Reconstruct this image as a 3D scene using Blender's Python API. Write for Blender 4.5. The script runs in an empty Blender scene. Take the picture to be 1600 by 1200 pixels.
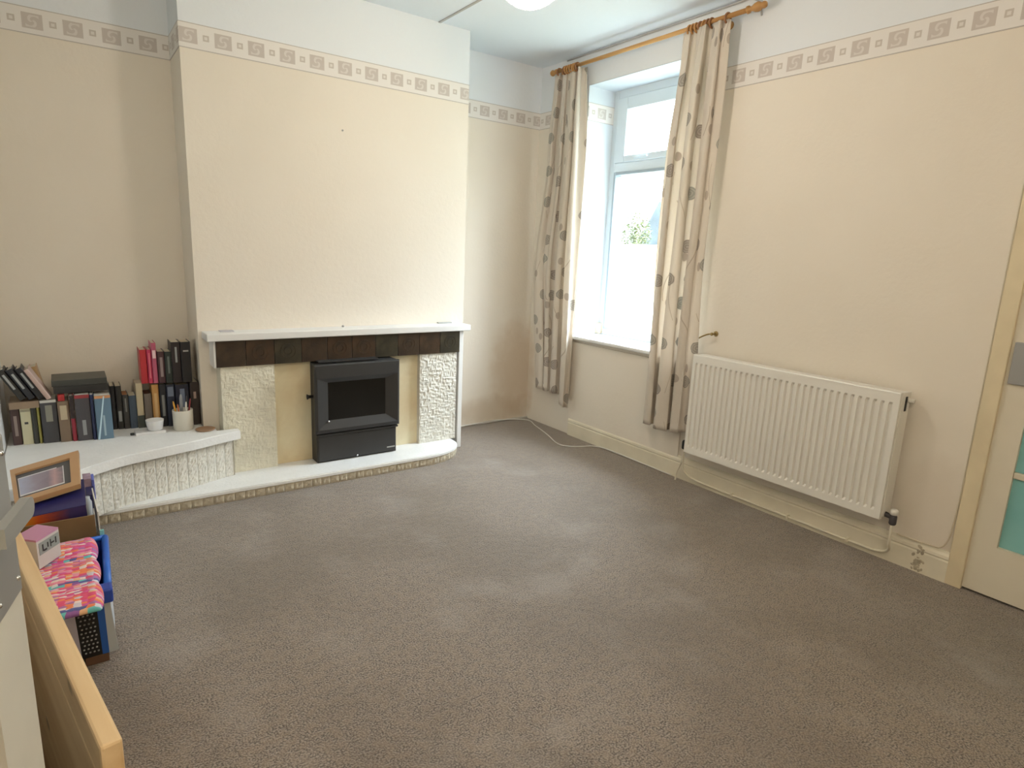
import bpy, bmesh, math, random
from mathutils import Vector, Matrix, noise
random.seed(7)
C = bpy.context.scene.collection
sc = bpy.context.scene
PI = math.pi

# ------------------------------------------------------------ camera, sky, light, exposure
cam_d = bpy.data.cameras.new('camera')
cam = bpy.data.objects.new('camera', cam_d)
C.objects.link(cam)
cam_d.sensor_width = 36
cam_d.lens = 36 * 966.84 / 1600
cam_d.clip_start = 0.02
cam.matrix_world = Matrix(((0.813539, 0.086939, -0.574975, -3.100728),
                           (-0.580024, 0.191975, -0.791655, -4.046165),
                           (0.041555, 0.977541, 0.206605, 1.359242),
                           (0, 0, 0, 1)))
sc.camera = cam
sc.view_settings.view_transform = 'Standard'
sc.view_settings.look = 'None'
sc.view_settings.gamma = 1
sc.view_settings.use_curve_mapping = False
sc.view_settings.exposure = 0.50

SKY = 14.5
world = bpy.data.worlds.new('overcast_sky')
sc.world = world
world.use_nodes = True
bg = world.node_tree.nodes['Background']
bg.inputs['Color'].default_value = (0.82, 0.91, 1.0, 1)
# overcast sky: the zenith is brighter than the horizon
_nt = world.node_tree
_g = _nt.nodes.new('ShaderNodeNewGeometry'); _s = _nt.nodes.new('ShaderNodeSeparateXYZ')
_t = _nt.nodes.new('ShaderNodeTexCoord'); _nt.links.new(_t.outputs['Generated'], _s.inputs[0])
_m = _nt.nodes.new('ShaderNodeMapRange'); _m.inputs[1].default_value = 0.0; _m.inputs[2].default_value = 1.0
_m.inputs[3].default_value = 0.30 * SKY; _m.inputs[4].default_value = 2.2 * SKY
_nt.links.new(_s.outputs[2], _m.inputs[0]); _nt.links.new(_m.outputs[0], bg.inputs['Strength'])

pd = bpy.data.lights.new('window_portal', 'AREA')
pd.shape = 'RECTANGLE'; pd.size = 1.06; pd.size_y = 1.76
pd.cycles.is_portal = True
po = bpy.data.objects.new('window_portal', pd)
po.location = (0.31, -1.07, 1.65)
po.rotation_euler = (0, PI / 2, 0)
po.rotation_euler = Matrix(((0, 0, 1), (1, 0, 0), (0, 1, 0))).to_euler()
C.objects.link(po)

LAMP_W = 14      # ceiling lamp over the middle of the room
FILL_W = 27      # added warm fill light behind the camera, not a lamp of the room
def point_lamp(name, loc, power, col, r):
    d = bpy.data.lights.new(name, 'POINT'); d.energy = power; d.color = col; d.shadow_soft_size = r
    o = bpy.data.objects.new(name, d); o.location = loc; C.objects.link(o)
point_lamp('warm_fill_light', (-2.65, -4.45, 2.35), FILL_W, (1.0, 0.82, 0.60), 0.09)

# ------------------------------------------------------------ materials
def new_mat(name):
    m = bpy.data.materials.new(name); m.use_nodes = True
    return m, m.node_tree, m.node_tree.nodes['Principled BSDF']

def mat(name, col, rough=0.6, metal=0.0, var=0.0, vscale=8.0, bump=0.0, bscale=60.0, spec=0.5, col2=None, detail=4.0):
    m, nt, b = new_mat(name)
    b.inputs['Roughness'].default_value = rough
    b.inputs['Metallic'].default_value = metal
    b.inputs['Specular IOR Level'].default_value = spec
    b.inputs['Base Color'].default_value = (*col, 1)
    tc = nt.nodes.new('ShaderNodeTexCoord')
    if var > 0 or col2:
        n = nt.nodes.new('ShaderNodeTexNoise'); n.inputs['Scale'].default_value = vscale; n.inputs['Detail'].default_value = detail
        r = nt.nodes.new('ShaderNodeValToRGB')
        c2 = col2 or tuple(c * (1 - var) for c in col)
        r.color_ramp.elements[0].position = 0.35; r.color_ramp.elements[1].position = 0.65
        r.color_ramp.elements[0].color = (*c2, 1); r.color_ramp.elements[1].color = (*col, 1)
        nt.links.new(tc.outputs['Object'], n.inputs['Vector'])
        nt.links.new(n.outputs['Fac'], r.inputs['Fac']); nt.links.new(r.outputs['Color'], b.inputs['Base Color'])
    if bump > 0:
        n2 = nt.nodes.new('ShaderNodeTexNoise'); n2.inputs['Scale'].default_value = bscale; n2.inputs['Detail'].default_value = 3
        bp = nt.nodes.new('ShaderNodeBump'); bp.inputs['Strength'].default_value = bump; bp.inputs['Distance'].default_value = 0.01
        nt.links.new(tc.outputs['Object'], n2.inputs['Vector'])
        nt.links.new(n2.outputs['Fac'], bp.inputs['Height']); nt.links.new(bp.outputs['Normal'], b.inputs['Normal'])
    return m

class G:
    """tiny math-node helper"""
    def __init__(s, nt): s.nt = nt
    def m(s, op, a, b=None, c=None):
        n = s.nt.nodes.new('ShaderNodeMath'); n.operation = op
        for i, v in enumerate((a, b, c)):
            if v is None: continue
            if isinstance(v, (int, float)): n.inputs[i].default_value = v
            else: s.nt.links.new(v, n.inputs[i])
        return n.outputs[0]
    def mix(s, f, a, b):
        n = s.nt.nodes.new('ShaderNodeMix'); n.data_type = 'RGBA'
        if isinstance(f, (int, float)): n.inputs[0].default_value = f
        else: s.nt.links.new(f, n.inputs[0])
        for i, v in ((6, a), (7, b)):
            if isinstance(v, tuple): n.inputs[i].default_value = (*v, 1)
            else: s.nt.links.new(v, n.inputs[i])
        return n.outputs[2]
    def noise(s, vec, scale, detail=3, out='Fac'):
        n = s.nt.nodes.new('ShaderNodeTexNoise'); n.inputs['Scale'].default_value = scale; n.inputs['Detail'].default_value = detail
        s.nt.links.new(vec, n.inputs['Vector']); return n.outputs[out]
    def sm(s, v, lo, hi):
        n = s.nt.nodes.new('ShaderNodeMapRange'); n.interpolation_type = 'SMOOTHSTEP'
        n.inputs[1].default_value = lo; n.inputs[2].default_value = hi
        s.nt.links.new(v, n.inputs[0]); return n.outputs[0]

CREAM = (0.81, 0.75, 0.655)
UPPER = (0.79, 0.825, 0.855)
# wallpaper wall: cream below the border, white above, damp stains in the far corner
def wall_mat():
    m, nt, b = new_mat('wall_paper'); g = G(nt)
    b.inputs['Roughness'].default_value = 0.75; b.inputs['Specular IOR Level'].default_value = 0.25
    geo = nt.nodes.new('ShaderNodeNewGeometry'); sep = nt.nodes.new('ShaderNodeSeparateXYZ')
    nt.links.new(geo.outputs['Position'], sep.inputs[0])
    x, y, z = sep.outputs
    P = geo.outputs['Position']
    up = g.m('GREATER_THAN', z, 2.36)
    base = g.mix(g.sm(g.noise(P, 1.3, 4), 0.3, 0.7), (0.785, 0.72, 0.62), CREAM)
    col = g.mix(up, base, UPPER)
    # damp stain low down in the corner beside the chimney breast
    def blob(cx, cy, cz, rx, ry, rz):
        a = g.m('POWER', g.m('DIVIDE', g.m('SUBTRACT', x, cx), rx), 2)
        c = g.m('POWER', g.m('DIVIDE', g.m('SUBTRACT', y, cy), ry), 2)
        d = g.m('POWER', g.m('DIVIDE', g.m('SUBTRACT', z, cz), rz), 2)
        r = g.m('ADD', g.m('ADD', a, c), d)
        r = g.m('ADD', r, g.m('MULTIPLY', g.m('SUBTRACT', g.noise(P, 7, 5), 0.5), 1.3))
        return g.m('SUBTRACT', 1.0, g.sm(r, 0.1, 1.25))
    st = g.m('MULTIPLY', blob(-0.12, 0.0, 0.45, 0.28, 0.10, 0.42), 0.42)
    col = g.mix(st, col, (0.50, 0.33, 0.18))
    st2 = g.m('MULTIPLY', blob(-0.35, 0.0, 0.10, 0.45, 0.10, 0.13), 0.35)
    col = g.mix(st2, col, (0.45, 0.30, 0.16))
    st3 = g.m('MULTIPLY', blob(0.0, -3.02, 0.30, 0.1, 0.16, 0.28), 0.16)
    col = g.mix(st3, col, (0.45, 0.32, 0.2))
    nt.links.new(col, b.inputs['Base Color'])
    bp = nt.nodes.new('ShaderNodeBump'); bp.inputs['Strength'].default_value = 0.12; bp.inputs['Distance'].default_value = 0.01
    nt.links.new(g.noise(P, 45, 4), bp.inputs['Height']); nt.links.new(bp.outputs['Normal'], b.inputs['Normal'])
    return m

def border_mat():
    m, nt, b = new_mat('border_print'); g = G(nt)
    b.inputs['Roughness'].default_value = 0.7; b.inputs['Specular IOR Level'].default_value = 0.25
    uv = nt.nodes.new('ShaderNodeUVMap'); sep = nt.nodes.new('ShaderNodeSeparateXYZ')
    nt.links.new(uv.outputs[0], sep.inputs[0]); u, v = sep.outputs[0], sep.outputs[1]
    fu = g.m('SUBTRACT', g.m('FRACT', g.m('ADD', g.m('DIVIDE', u, 0.162), 0.5)), 0.5)      # 0 at the big square
    du = g.m('MULTIPLY', fu, 0.162); dv = g.m('SUBTRACT', v, 0.060)
    au, av = g.m('ABSOLUTE', du), g.m('ABSOLUTE', dv)
    big = g.m('MULTIPLY', g.m('LESS_THAN', au, 0.041), g.m('LESS_THAN', av, 0.035))
    # block motif inside the big square: pale swirls
    r = g.m('SQRT', g.m('ADD', g.m('MULTIPLY', du, du), g.m('MULTIPLY', dv, dv)))
    ang = g.m('ARCTAN2', dv, du)
    sw = g.m('SINE', g.m('ADD', g.m('MULTIPLY', ang, 2.0), g.m('MULTIPLY', r, 190.0)))
    sw = g.m('MULTIPLY', g.m('GREATER_THAN', sw, 0.35), g.m('LESS_THAN', g.m('MAXIMUM', au, av), 0.027))
    fs = g.m('SUBTRACT', g.m('FRACT', g.m('DIVIDE', u, 0.162)), 0.5)
    su = g.m('ABSOLUTE', g.m('MULTIPLY', fs, 0.162))
    mx = g.m('MAXIMUM', su, av)
    small = g.m('LESS_THAN', mx, 0.0145)
    hole = g.m('LESS_THAN', mx, 0.007)
    ln = g.m('GREATER_THAN', av, 0.0560)
    bot = g.m('LESS_THAN', dv, 0)
    base = (0.80, 0.77, 0.73)
    c = g.mix(g.m('MULTIPLY', big, 0.85), base, (0.54, 0.48, 0.435))
    c = g.mix(g.m('MULTIPLY', g.m('MULTIPLY', big, sw), 0.45), c, base)
    c = g.mix(g.m('MULTIPLY', small, 0.75), c, (0.50, 0.44, 0.38))
    c = g.mix(g.m('MULTIPLY', hole, 0.7), c, base)
    c = g.mix(g.m('MULTIPLY', ln, 0.8), c, (0.46, 0.42, 0.385))
    nt.links.new(c, b.inputs['Base Color'])
    return m

def carpet_mat():
    m, nt, b = new_mat('carpet_pile'); g = G(nt)
    b.inputs['Roughness'].default_value = 0.58; b.inputs['Specular IOR Level'].default_value = 0.5
    b.inputs['Sheen Weight'].default_value = 0.45; b.inputs['Sheen Roughness'].default_value = 0.35
    geo = nt.nodes.new('ShaderNodeNewGeometry'); P = geo.outputs['Position']
    fine = g.noise(P, 180, 3); mid = g.noise(P, 30, 4); big = g.noise(P, 1.6, 5); worn = g.noise(P, 3.0, 6)
    c = g.mix(g.sm(fine, 0.36, 0.64), (0.078, 0.059, 0.046), (0.36, 0.30, 0.25))
    c = g.mix(g.m('MULTIPLY', g.sm(mid, 0.42, 0.62), 0.42), c, (0.32, 0.25, 0.18))
    c = g.mix(g.m('MULTIPLY', g.sm(big, 0.42, 0.62), 0.38), c, (0.125, 0.095, 0.068))
    c = g.mix(g.m('MULTIPLY', g.sm(worn, 0.50, 0.78), 0.30), c, (0.44, 0.405, 0.38))
    nt.links.new(c, b.inputs['Base Color'])
    bp = nt.nodes.new('ShaderNodeBump'); bp.inputs['Strength'].default_value = 0.8; bp.inputs['Distance'].default_value = 0.006
    nt.links.new(g.m('ADD', fine, g.m('MULTIPLY', mid, 0.6)), bp.inputs['Height']); nt.links.new(bp.outputs['Normal'], b.inputs['Normal'])
    return m

def curtain_mat():
    m, nt, b = new_mat('curtain_print'); g = G(nt)
    uv = nt.nodes.new('ShaderNodeUVMap'); V = uv.outputs[0]
    sep = nt.nodes.new('ShaderNodeSeparateXYZ'); nt.links.new(V, sep.inputs[0]); u, v = sep.outputs[0], sep.outputs[1]
    vo = nt.nodes.new('ShaderNodeTexVoronoi'); vo.voronoi_dimensions = '2D'; vo.inputs['Scale'].default_value = 4.4; vo.inputs['Randomness'].default_value = 0.72
    nt.links.new(V, vo.inputs['Vector'])
    d = vo.outputs['Distance']
    d = g.m('ADD', d, g.m('MULTIPLY', g.m('SUBTRACT', g.noise(V, 45, 2), 0.5), 0.05))
    head = g.m('LESS_THAN', d, 0.175)
    ring = g.m('GREATER_THAN', g.m('SINE', g.m('MULTIPLY', d, 110)), 0.45)
    sc_ = nt.nodes.new('ShaderNodeSeparateColor'); nt.links.new(vo.outputs['Color'], sc_.inputs[0])
    keep = g.m('GREATER_THAN', sc_.outputs[0], 0.15)
    # leaves: stretched smaller cells
    mp = nt.nodes.new('ShaderNodeMapping'); mp.inputs['Scale'].default_value = (9.5, 5.5, 1); mp.inputs['Rotation'].default_value = (0, 0, 0.6)
    nt.links.new(V, mp.inputs[0])
    vl = nt.nodes.new('ShaderNodeTexVoronoi'); vl.voronoi_dimensions = '2D'; vl.inputs['Scale'].default_value = 1.0; vl.inputs['Randomness'].default_value = 0.9
    nt.links.new(mp.outputs[0], vl.inputs['Vector'])
    scl = nt.nodes.new('ShaderNodeSeparateColor'); nt.links.new(vl.outputs['Color'], scl.inputs[0])
    leaf = g.m('MULTIPLY', g.m('LESS_THAN', vl.outputs['Distance'], 0.15), g.m('GREATER_THAN', scl.outputs[1], 0.72))
    # stems: thin wandering lines
    sx = g.m('ADD', g.m('MULTIPLY', u, 5.2), g.m('MULTIPLY', g.m('SINE', g.m('MULTIPLY', v, 9.0)), 0.22))
    stem = g.m('LESS_THAN', g.m('ABSOLUTE', g.m('SUBTRACT', g.m('FRACT', sx), 0.5)), 0.012)
    stem = g.m('MULTIPLY', stem, g.m('GREATER_THAN', g.noise(V, 3.1, 2), 0.5))
    base = (0.80, 0.73, 0.64)
    flower = g.mix(sc_.outputs[1], (0.36, 0.29, 0.25), (0.38, 0.38, 0.33))
    c = g.mix(g.m('MULTIPLY', stem, 0.6), base, (0.45, 0.36, 0.27))
    c = g.mix(g.m('MULTIPLY', leaf, 0.65), c, (0.42, 0.34, 0.28))
    hf = g.m('MULTIPLY', g.m('MULTIPLY', head, keep), g.m('SUBTRACT', 0.85, g.m('MULTIPLY', ring, 0.35)))
    c = g.mix(hf, c, flower)
    nt.links.new(c, b.inputs['Base Color'])
    b.inputs['Roughness'].default_value = 0.85; b.inputs['Specular IOR Level'].default_value = 0.2
    tr = nt.nodes.new('ShaderNodeBsdfTranslucent'); nt.links.new(c, tr.inputs['Color'])
    mx = nt.nodes.new('ShaderNodeMixShader'); mx.inputs[0].default_value = 0.33
    out = nt.nodes['Material Output']
    nt.links.new(b.outputs[0], mx.inputs[1]); nt.links.new(tr.outputs[0], mx.inputs[2]); nt.links.new(mx.outputs[0], out.inputs['Surface'])
    return m

def wood_mat(name, light, dark, axis='Y', scale=1.0, rough=0.5):
    m, nt, b = new_mat(name); g = G(nt)
    tc = nt.nodes.new('ShaderNodeTexCoord')
    mp = nt.nodes.new('ShaderNodeMapping')
    s = [22 * scale] * 3; s['XYZ'.index(axis)] = 1.6 * scale
    mp.inputs['Scale'].default_value = s
    nt.links.new(tc.outputs['Object'], mp.inputs[0])
    n = g.noise(mp.outputs[0], 1.2, 5)
    c = g.mix(g.sm(n, 0.35, 0.68), dark, light)
    # knots
    vo = nt.nodes.new('ShaderNodeTexVoronoi'); vo.inputs['Scale'].default_value = 5.0
    mp2 = nt.nodes.new('ShaderNodeMapping'); s2 = [1.0] * 3; s2['XYZ'.index(axis)] = 0.6
    mp2.inputs['Scale'].default_value = s2; nt.links.new(tc.outputs['Object'], mp2.inputs[0]); nt.links.new(mp2.outputs[0], vo.inputs['Vector'])
    k = g.m('SUBTRACT', 1.0, g.sm(vo.outputs['Distance'], 0.03, 0.09))
    c = g.mix(g.m('MULTIPLY', k, 0.75), c, tuple(x * 0.35 for x in dark))
    nt.links.new(c, b.inputs['Base Color']); b.inputs['Roughness'].default_value = rough
    return m

def weave_mat():
    m, nt, b = new_mat('bright_woven_fabric'); g = G(nt)
    uv = nt.nodes.new('ShaderNodeUVMap'); mp = nt.nodes.new('ShaderNodeMapping'); nt.links.new(uv.outputs[0], mp.inputs[0])
    mp.inputs['Scale'].default_value = (58, 125, 1)
    vo = nt.nodes.new('ShaderNodeTexVoronoi'); vo.voronoi_dimensions = '2D'; vo.inputs['Scale'].default_value = 1.0; vo.inputs['Randomness'].default_value = 0.5
    nt.links.new(mp.outputs[0], vo.inputs['Vector'])
    s_ = nt.nodes.new('ShaderNodeSeparateColor'); nt.links.new(vo.outputs['Color'], s_.inputs[0])
    r = nt.nodes.new('ShaderNodeValToRGB'); r.color_ramp.interpolation = 'CONSTANT'
    els = [(0, (0.75, 0.10, 0.22)), (0.2, (0.85, 0.25, 0.12)), (0.36, (0.80, 0.30, 0.42)), (0.54, (0.70, 0.12, 0.35)), (0.66, (0.85, 0.72, 0.70)), (0.76, (0.80, 0.50, 0.30)), (0.84, (0.42, 0.18, 0.42)), (0.92, (0.65, 0.60, 0.70))]
    while len(r.color_ramp.elements) < len(els): r.color_ramp.elements.new(0.5)
    for e, (p, c) in zip(r.color_ramp.elements, els): e.position = p; e.color = (*c, 1)
    nt.links.new(s_.outputs[0], r.inputs['Fac'])
    r2 = nt.nodes.new('ShaderNodeValToRGB'); r2.color_ramp.interpolation = 'CONSTANT'
    els = [(0, (0.12, 0.14, 0.38)), (0.35, (0.15, 0.55, 0.58)), (0.55, (0.28, 0.12, 0.38)), (0.75, (0.70, 0.72, 0.80))]
    while len(r2.color_ramp.elements) < len(els): r2.color_ramp.elements.new(0.5)
    for e, (p, c) in zip(r2.color_ramp.elements, els): e.position = p; e.color = (*c, 1)
    nt.links.new(s_.outputs[1], r2.inputs['Fac'])
    sep = nt.nodes.new('ShaderNodeSeparateXYZ'); nt.links.new(uv.outputs[0], sep.inputs[0])
    band = g.m('LESS_THAN', g.m('FRACT', g.m('ADD', g.m('DIVIDE', sep.outputs[1], 0.165), 0.06)), 0.15)
    band = g.m('MULTIPLY', band, g.m('LESS_THAN', s_.outputs[2], 0.85))
    c = g.mix(band, r.outputs['Color'], r2.outputs['Color'])
    nt.links.new(c, b.inputs['Base Color']); b.inputs['Roughness'].default_value = 0.8
    bp = nt.nodes.new('ShaderNodeBump'); bp.inputs['Strength'].default_value = 0.5; bp.inputs['Distance'].default_value = 0.004; bp.invert = True
    nt.links.new(vo.outputs['Distance'], bp.inputs['Height']); nt.links.new(bp.outputs['Normal'], b.inputs['Normal'])
    return m

def glass_mat(name, tint=(1, 1, 1), gloss=0.07):
    m = bpy.data.materials.new(name); m.use_nodes = True; nt = m.node_tree
    nt.nodes.remove(nt.nodes['Principled BSDF'])
    t = nt.nodes.new('ShaderNodeBsdfTransparent'); t.inputs[0].default_value = (*tint, 1)
    gl = nt.nodes.new('ShaderNodeBsdfGlossy'); gl.inputs['Roughness'].default_value = 0.02
    mx = nt.nodes.new('ShaderNodeMixShader'); mx.inputs[0].default_value = gloss
    nt.links.new(t.outputs[0], mx.inputs[1]); nt.links.new(gl.outputs[0], mx.inputs[2]); nt.links.new(mx.outputs[0], nt.nodes['Material Output'].inputs['Surface'])
    return m

def emit_mat(name, col, s):
    m, nt, b = new_mat(name)
    b.inputs['Base Color'].default_value = (*col, 1); b.inputs['Emission Color'].default_value = (*col, 1); b.inputs['Emission Strength'].default_value = s
    return m

def glossy_paper(name, stops, axis=0, scale=1.0, rot=0.0, rough=0.35):
    """printed cover: a few colour zones blended along one direction"""
    m, nt, b = new_mat(name); g = G(nt)
    uv = nt.nodes.new('ShaderNodeUVMap'); mp = nt.nodes.new('ShaderNodeMapping'); nt.links.new(uv.outputs[0], mp.inputs[0])
    mp.inputs['Rotation'].default_value = (0, 0, rot); mp.inputs['Scale'].default_value = (scale, scale, 1)
    sep = nt.nodes.new('ShaderNodeSeparateXYZ'); nt.links.new(mp.outputs[0], sep.inputs[0])
    f = g.m('ADD', sep.outputs[axis], g.m('MULTIPLY', g.m('SUBTRACT', g.noise(mp.outputs[0], 4, 4), 0.5), 0.25))
    r = nt.nodes.new('ShaderNodeValToRGB')
    while len(r.color_ramp.elements) < len(stops): r.color_ramp.elements.new(0.5)
    for e, (p, c) in zip(r.color_ramp.elements, stops): e.position = p; e.color = (*c, 1)
    nt.links.new(f, r.inputs['Fac']); nt.links.new(r.outputs['Color'], b.inputs['Base Color'])
    b.inputs['Roughness'].default_value = rough
    return m

WALL = wall_mat(); BORDER = border_mat(); CARPET = carpet_mat(); CURT = curtain_mat()
CEIL = mat('ceiling_paint', (0.76, 0.815, 0.87), 0.9, bump=0.05, bscale=30, spec=0.1)
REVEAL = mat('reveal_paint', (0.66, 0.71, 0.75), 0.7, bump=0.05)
GLOSSW = mat('cream_gloss_paint', (0.80, 0.74, 0.59), 0.4, var=0.12, vscale=5)
DOORP = mat('door_cream_paint', (0.74, 0.68, 0.55), 0.45, var=0.06, vscale=3)
DOOR2P = mat('old_cream_door_paint', (0.70, 0.68, 0.60), 0.45, var=0.08, vscale=6)
ARCH = mat('architrave_paint', (0.78, 0.67, 0.46), 0.45, var=0.12, vscale=5)
WHITEP = mat('white_painted_wood', (0.82, 0.82, 0.80), 0.45, var=0.05, vscale=4)
UPVC = mat('white_plastic_frame', (0.66, 0.74, 0.79), 0.35)
HEARTHW = mat('white_painted_stone', (0.84, 0.84, 0.82), 0.55, var=0.05, vscale=9, bump=0.2, bscale=70)
STONE = mat('cream_painted_stone', (0.80, 0.77, 0.63), 0.6, var=0.15, vscale=7, bump=0.45, bscale=80)
STONEP = mat('pale_painted_stone', (0.76, 0.74, 0.66), 0.6, var=0.12, vscale=14, bump=0.4, bscale=80)
EDGE_ST = mat('bare_buff_stone', (0.62, 0.56, 0.43), 0.8, bump=0.6, bscale=60, col2=(0.46, 0.40, 0.30), vscale=30)
YELLOWP = mat('yellowed_render', (0.80, 0.73, 0.51), 0.6, bump=0.25, bscale=18, col2=(0.72, 0.60, 0.38), vscale=4)
TILES = [mat('dark_glazed_tile_%s' % n, c, 0.3, col2=c2, vscale=14, bump=0.3, bscale=25) for n, c, c2 in
         (('umber', (0.065, 0.042, 0.025), (0.03, 0.02, 0.014)), ('olive', (0.06, 0.05, 0.03), (0.025, 0.022, 0.015)), ('rust', (0.070, 0.040, 0.022), (0.032, 0.022, 0.014)))]
GROUT = mat('grout', (0.10, 0.08, 0.06), 0.9)
IRON = mat('stove_charcoal_enamel', (0.036, 0.035, 0.034), 0.42, var=0.1, vscale=10)
IRON2 = mat('stove_dark_side', (0.028, 0.028, 0.028), 0.5)
STOVEG = mat('stove_dark_glass', (0.006, 0.006, 0.005), 0.12)
CHROME = mat('chrome', (0.7, 0.7, 0.7), 0.2, 1.0)
SILVER = mat('brushed_aluminium', (0.46, 0.46, 0.44), 0.42, 0.85)
PLATE = mat('dull_metal_plate', (0.42, 0.42, 0.41), 0.4, 0.7)
RADW = mat('radiator_white_enamel', (0.80, 0.78, 0.72), 0.35)
BLACK = mat('black_plastic', (0.015, 0.015, 0.015), 0.5)
DGREY = mat('dark_grey_valve', (0.07, 0.065, 0.07), 0.5)
PINE = wood_mat('pole_pine', (0.62, 0.36, 0.13), (0.45, 0.23, 0.07), 'Y')
PINE2 = wood_mat('panel_pine', (0.80, 0.60, 0.35), (0.66, 0.44, 0.22), 'Y', 0.5)
PINED = mat('pine_groove_dark', (0.20, 0.12, 0.06), 0.8)
RINGW = mat('ring_wood', (0.30, 0.14, 0.06), 0.4)
RINGW2 = mat('ring_wood_light', (0.50, 0.26, 0.09), 0.4)
BRASS = mat('aged_brass', (0.35, 0.25, 0.10), 0.4, 0.8)
CABLEW = mat('white_cable', (0.72, 0.70, 0.66), 0.5)
CABLEG = mat('grey_trunking', (0.42, 0.41, 0.40), 0.6)
CARD = mat('cardboard', (0.52, 0.36, 0.19), 0.85, var=0.12, vscale=8)
CARDD = mat('shadow_brown_cardboard', (0.22, 0.14, 0.065), 0.9, var=0.15, vscale=8)  # shadow on the near box wall put into the cardboard colour
CARDW = mat('white_lined_card', (0.70, 0.68, 0.64), 0.7)
BLUEP = mat('blue_plastic', (0.02, 0.14, 0.62), 0.35)
BLUED = mat('deep_blue_plastic', (0.02, 0.06, 0.38), 0.4)
PALEB = mat('pale_blue_white_plastic', (0.66, 0.72, 0.78), 0.4)
PAGES = mat('book_pages', (0.62, 0.56, 0.44), 0.9)
PAGESW = mat('book_pages_white', (0.74, 0.72, 0.66), 0.9)
WEAVE = weave_mat()
GLASS = glass_mat('window_glass', (0.98, 1, 1), 0.05)

# ------------------------------------------------------------ mesh helpers
def wloc(o):
    v = Vector((0, 0, 0))
    while o:
        v += o.location; o = o.parent
    return v

def tag(o, label=None, cat=None, group=None, kind=None):
    if label: o['label'] = label
    if cat: o['category'] = cat
    if group: o['group'] = group
    if kind: o['kind'] = kind
    return o

def empty(name, loc, label=None, cat=None, group=None, kind=None, rot=None):
    o = bpy.data.objects.new(name, None); C.objects.link(o); o.location = loc; o.empty_display_size = 0.05
    if rot: o.rotation_euler = rot
    return tag(o, label, cat, group, kind)

def link(name, me, m, parent=None, smooth=False, local=False):
    """me is in world coordinates unless local"""
    if isinstance(me, bmesh.types.BMesh):
        bm = me; me = bpy.data.meshes.new(name); bm.to_mesh(me); bm.free()
    if m is not None:
        me.materials.clear()
        for mm in (m if isinstance(m, (list, tuple)) else [m]): me.materials.append(mm)
    o = bpy.data.objects.new(name, me); C.objects.link(o)
    if parent:
        o.parent = parent
        if not local:
            w = wloc(parent)
            me.transform(Matrix.Translation(-w))
    elif not local and me.vertices:
        xs = [v.co for v in me.vertices]
        c = Vector(((min(v.x for v in xs) + max(v.x for v in xs)) / 2, (min(v.y for v in xs) + max(v.y for v in xs)) / 2, min(v.z for v in xs)))
        me.transform(Matrix.Translation(-c)); o.location = c
    if smooth:
        for p in me.polygons: p.use_smooth = True
    return o

def box(bm, a, b, bev=0.0, rot=None, piv=None):
    (x0, y0, z0), (x1, y1, z1) = a, b
    vs = [bm.verts.new(p) for p in ((x0, y0, z0), (x1, y0, z0), (x1, y1, z0), (x0, y1, z0), (x0, y0, z1), (x1, y0, z1), (x1, y1, z1), (x0, y1, z1))]
    fs = [bm.faces.new([vs[i] for i in f]) for f in ((0, 3, 2, 1), (4, 5, 6, 7), (0, 1, 5, 4), (1, 2, 6, 5), (2, 3, 7, 6), (3, 0, 4, 7))]
    if bev > 0:
        es = list({e for f in fs for e in f.edges})
        r = bmesh.ops.bevel(bm, geom=es, offset=bev, segments=2, affect='EDGES', profile=0.5)
        vs = list({v for f in r['faces'] for v in f.verts} | {v for v in vs if v.is_valid})
    if rot is not None:
        bmesh.ops.rotate(bm, verts=vs, cent=piv or ((x0 + x1) / 2, (y0 + y1) / 2, (z0 + z1) / 2), matrix=rot)
    return vs

def bx(name, a, b, m, parent=None, bev=0.0, rot=None, piv=None):
    bm = bmesh.new(); box(bm, a, b, bev, rot, piv); return link(name, bm, m, parent)

def boxes(name, lst, m, parent=None, bev=0.0):
    bm = bmesh.new()
    for a, b in lst: box(bm, a, b, bev)
    return link(name, bm, m, parent)

def tube(bm, pts, r, n=8, caps=True):
    pts = [Vector(p) for p in pts]
    rings = []
    up = None
    for i, p in enumerate(pts):
        t = (pts[min(i + 1, len(pts) - 1)] - pts[max(i - 1, 0)]).normalized()
        if up is None:
            up = Vector((0, 0, 1)) if abs(t.z) < 0.9 else Vector((1, 0, 0))
        s = t.cross(up).normalized(); up = s.cross(t).normalized()
        rr = r[i] if isinstance(r, (list, tuple)) else r
        rings.append([bm.verts.new(p + rr * (math.cos(2 * PI * k / n) * s + math.sin(2 * PI * k / n) * up)) for k in range(n)])
    for a, b in zip(rings, rings[1:]):
        for k in range(n): bm.faces.new((a[k], a[(k + 1) % n], b[(k + 1) % n], b[k]))
    if caps:
        bm.faces.new(rings[0][::-1]); bm.faces.new(rings[-1])

def tb(name, pts, r, m, parent=None, n=8):
    bm = bmesh.new(); tube(bm, pts, r, n); bmesh.ops.recalc_face_normals(bm, faces=bm.faces); return link(name, bm, m, parent, smooth=True)

def smooth_pts(pts, k=6):
    """Catmull-Rom through the points"""
    P = [Vector(p) for p in pts]; P = [2 * P[0] - P[1]] + P + [2 * P[-1] - P[-2]]
    out = []
    for i in range(1, len(P) - 2):
        for j in range(k):
            t = j / k
            out.append(0.5 * ((2 * P[i]) + (-P[i - 1] + P[i + 1]) * t + (2 * P[i - 1] - 5 * P[i] + 4 * P[i + 1] - P[i + 2]) * t * t + (-P[i - 1] + 3 * P[i] - 3 * P[i + 1] + P[i + 2]) * t ** 3))
    out.append(P[-2]); return out

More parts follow.
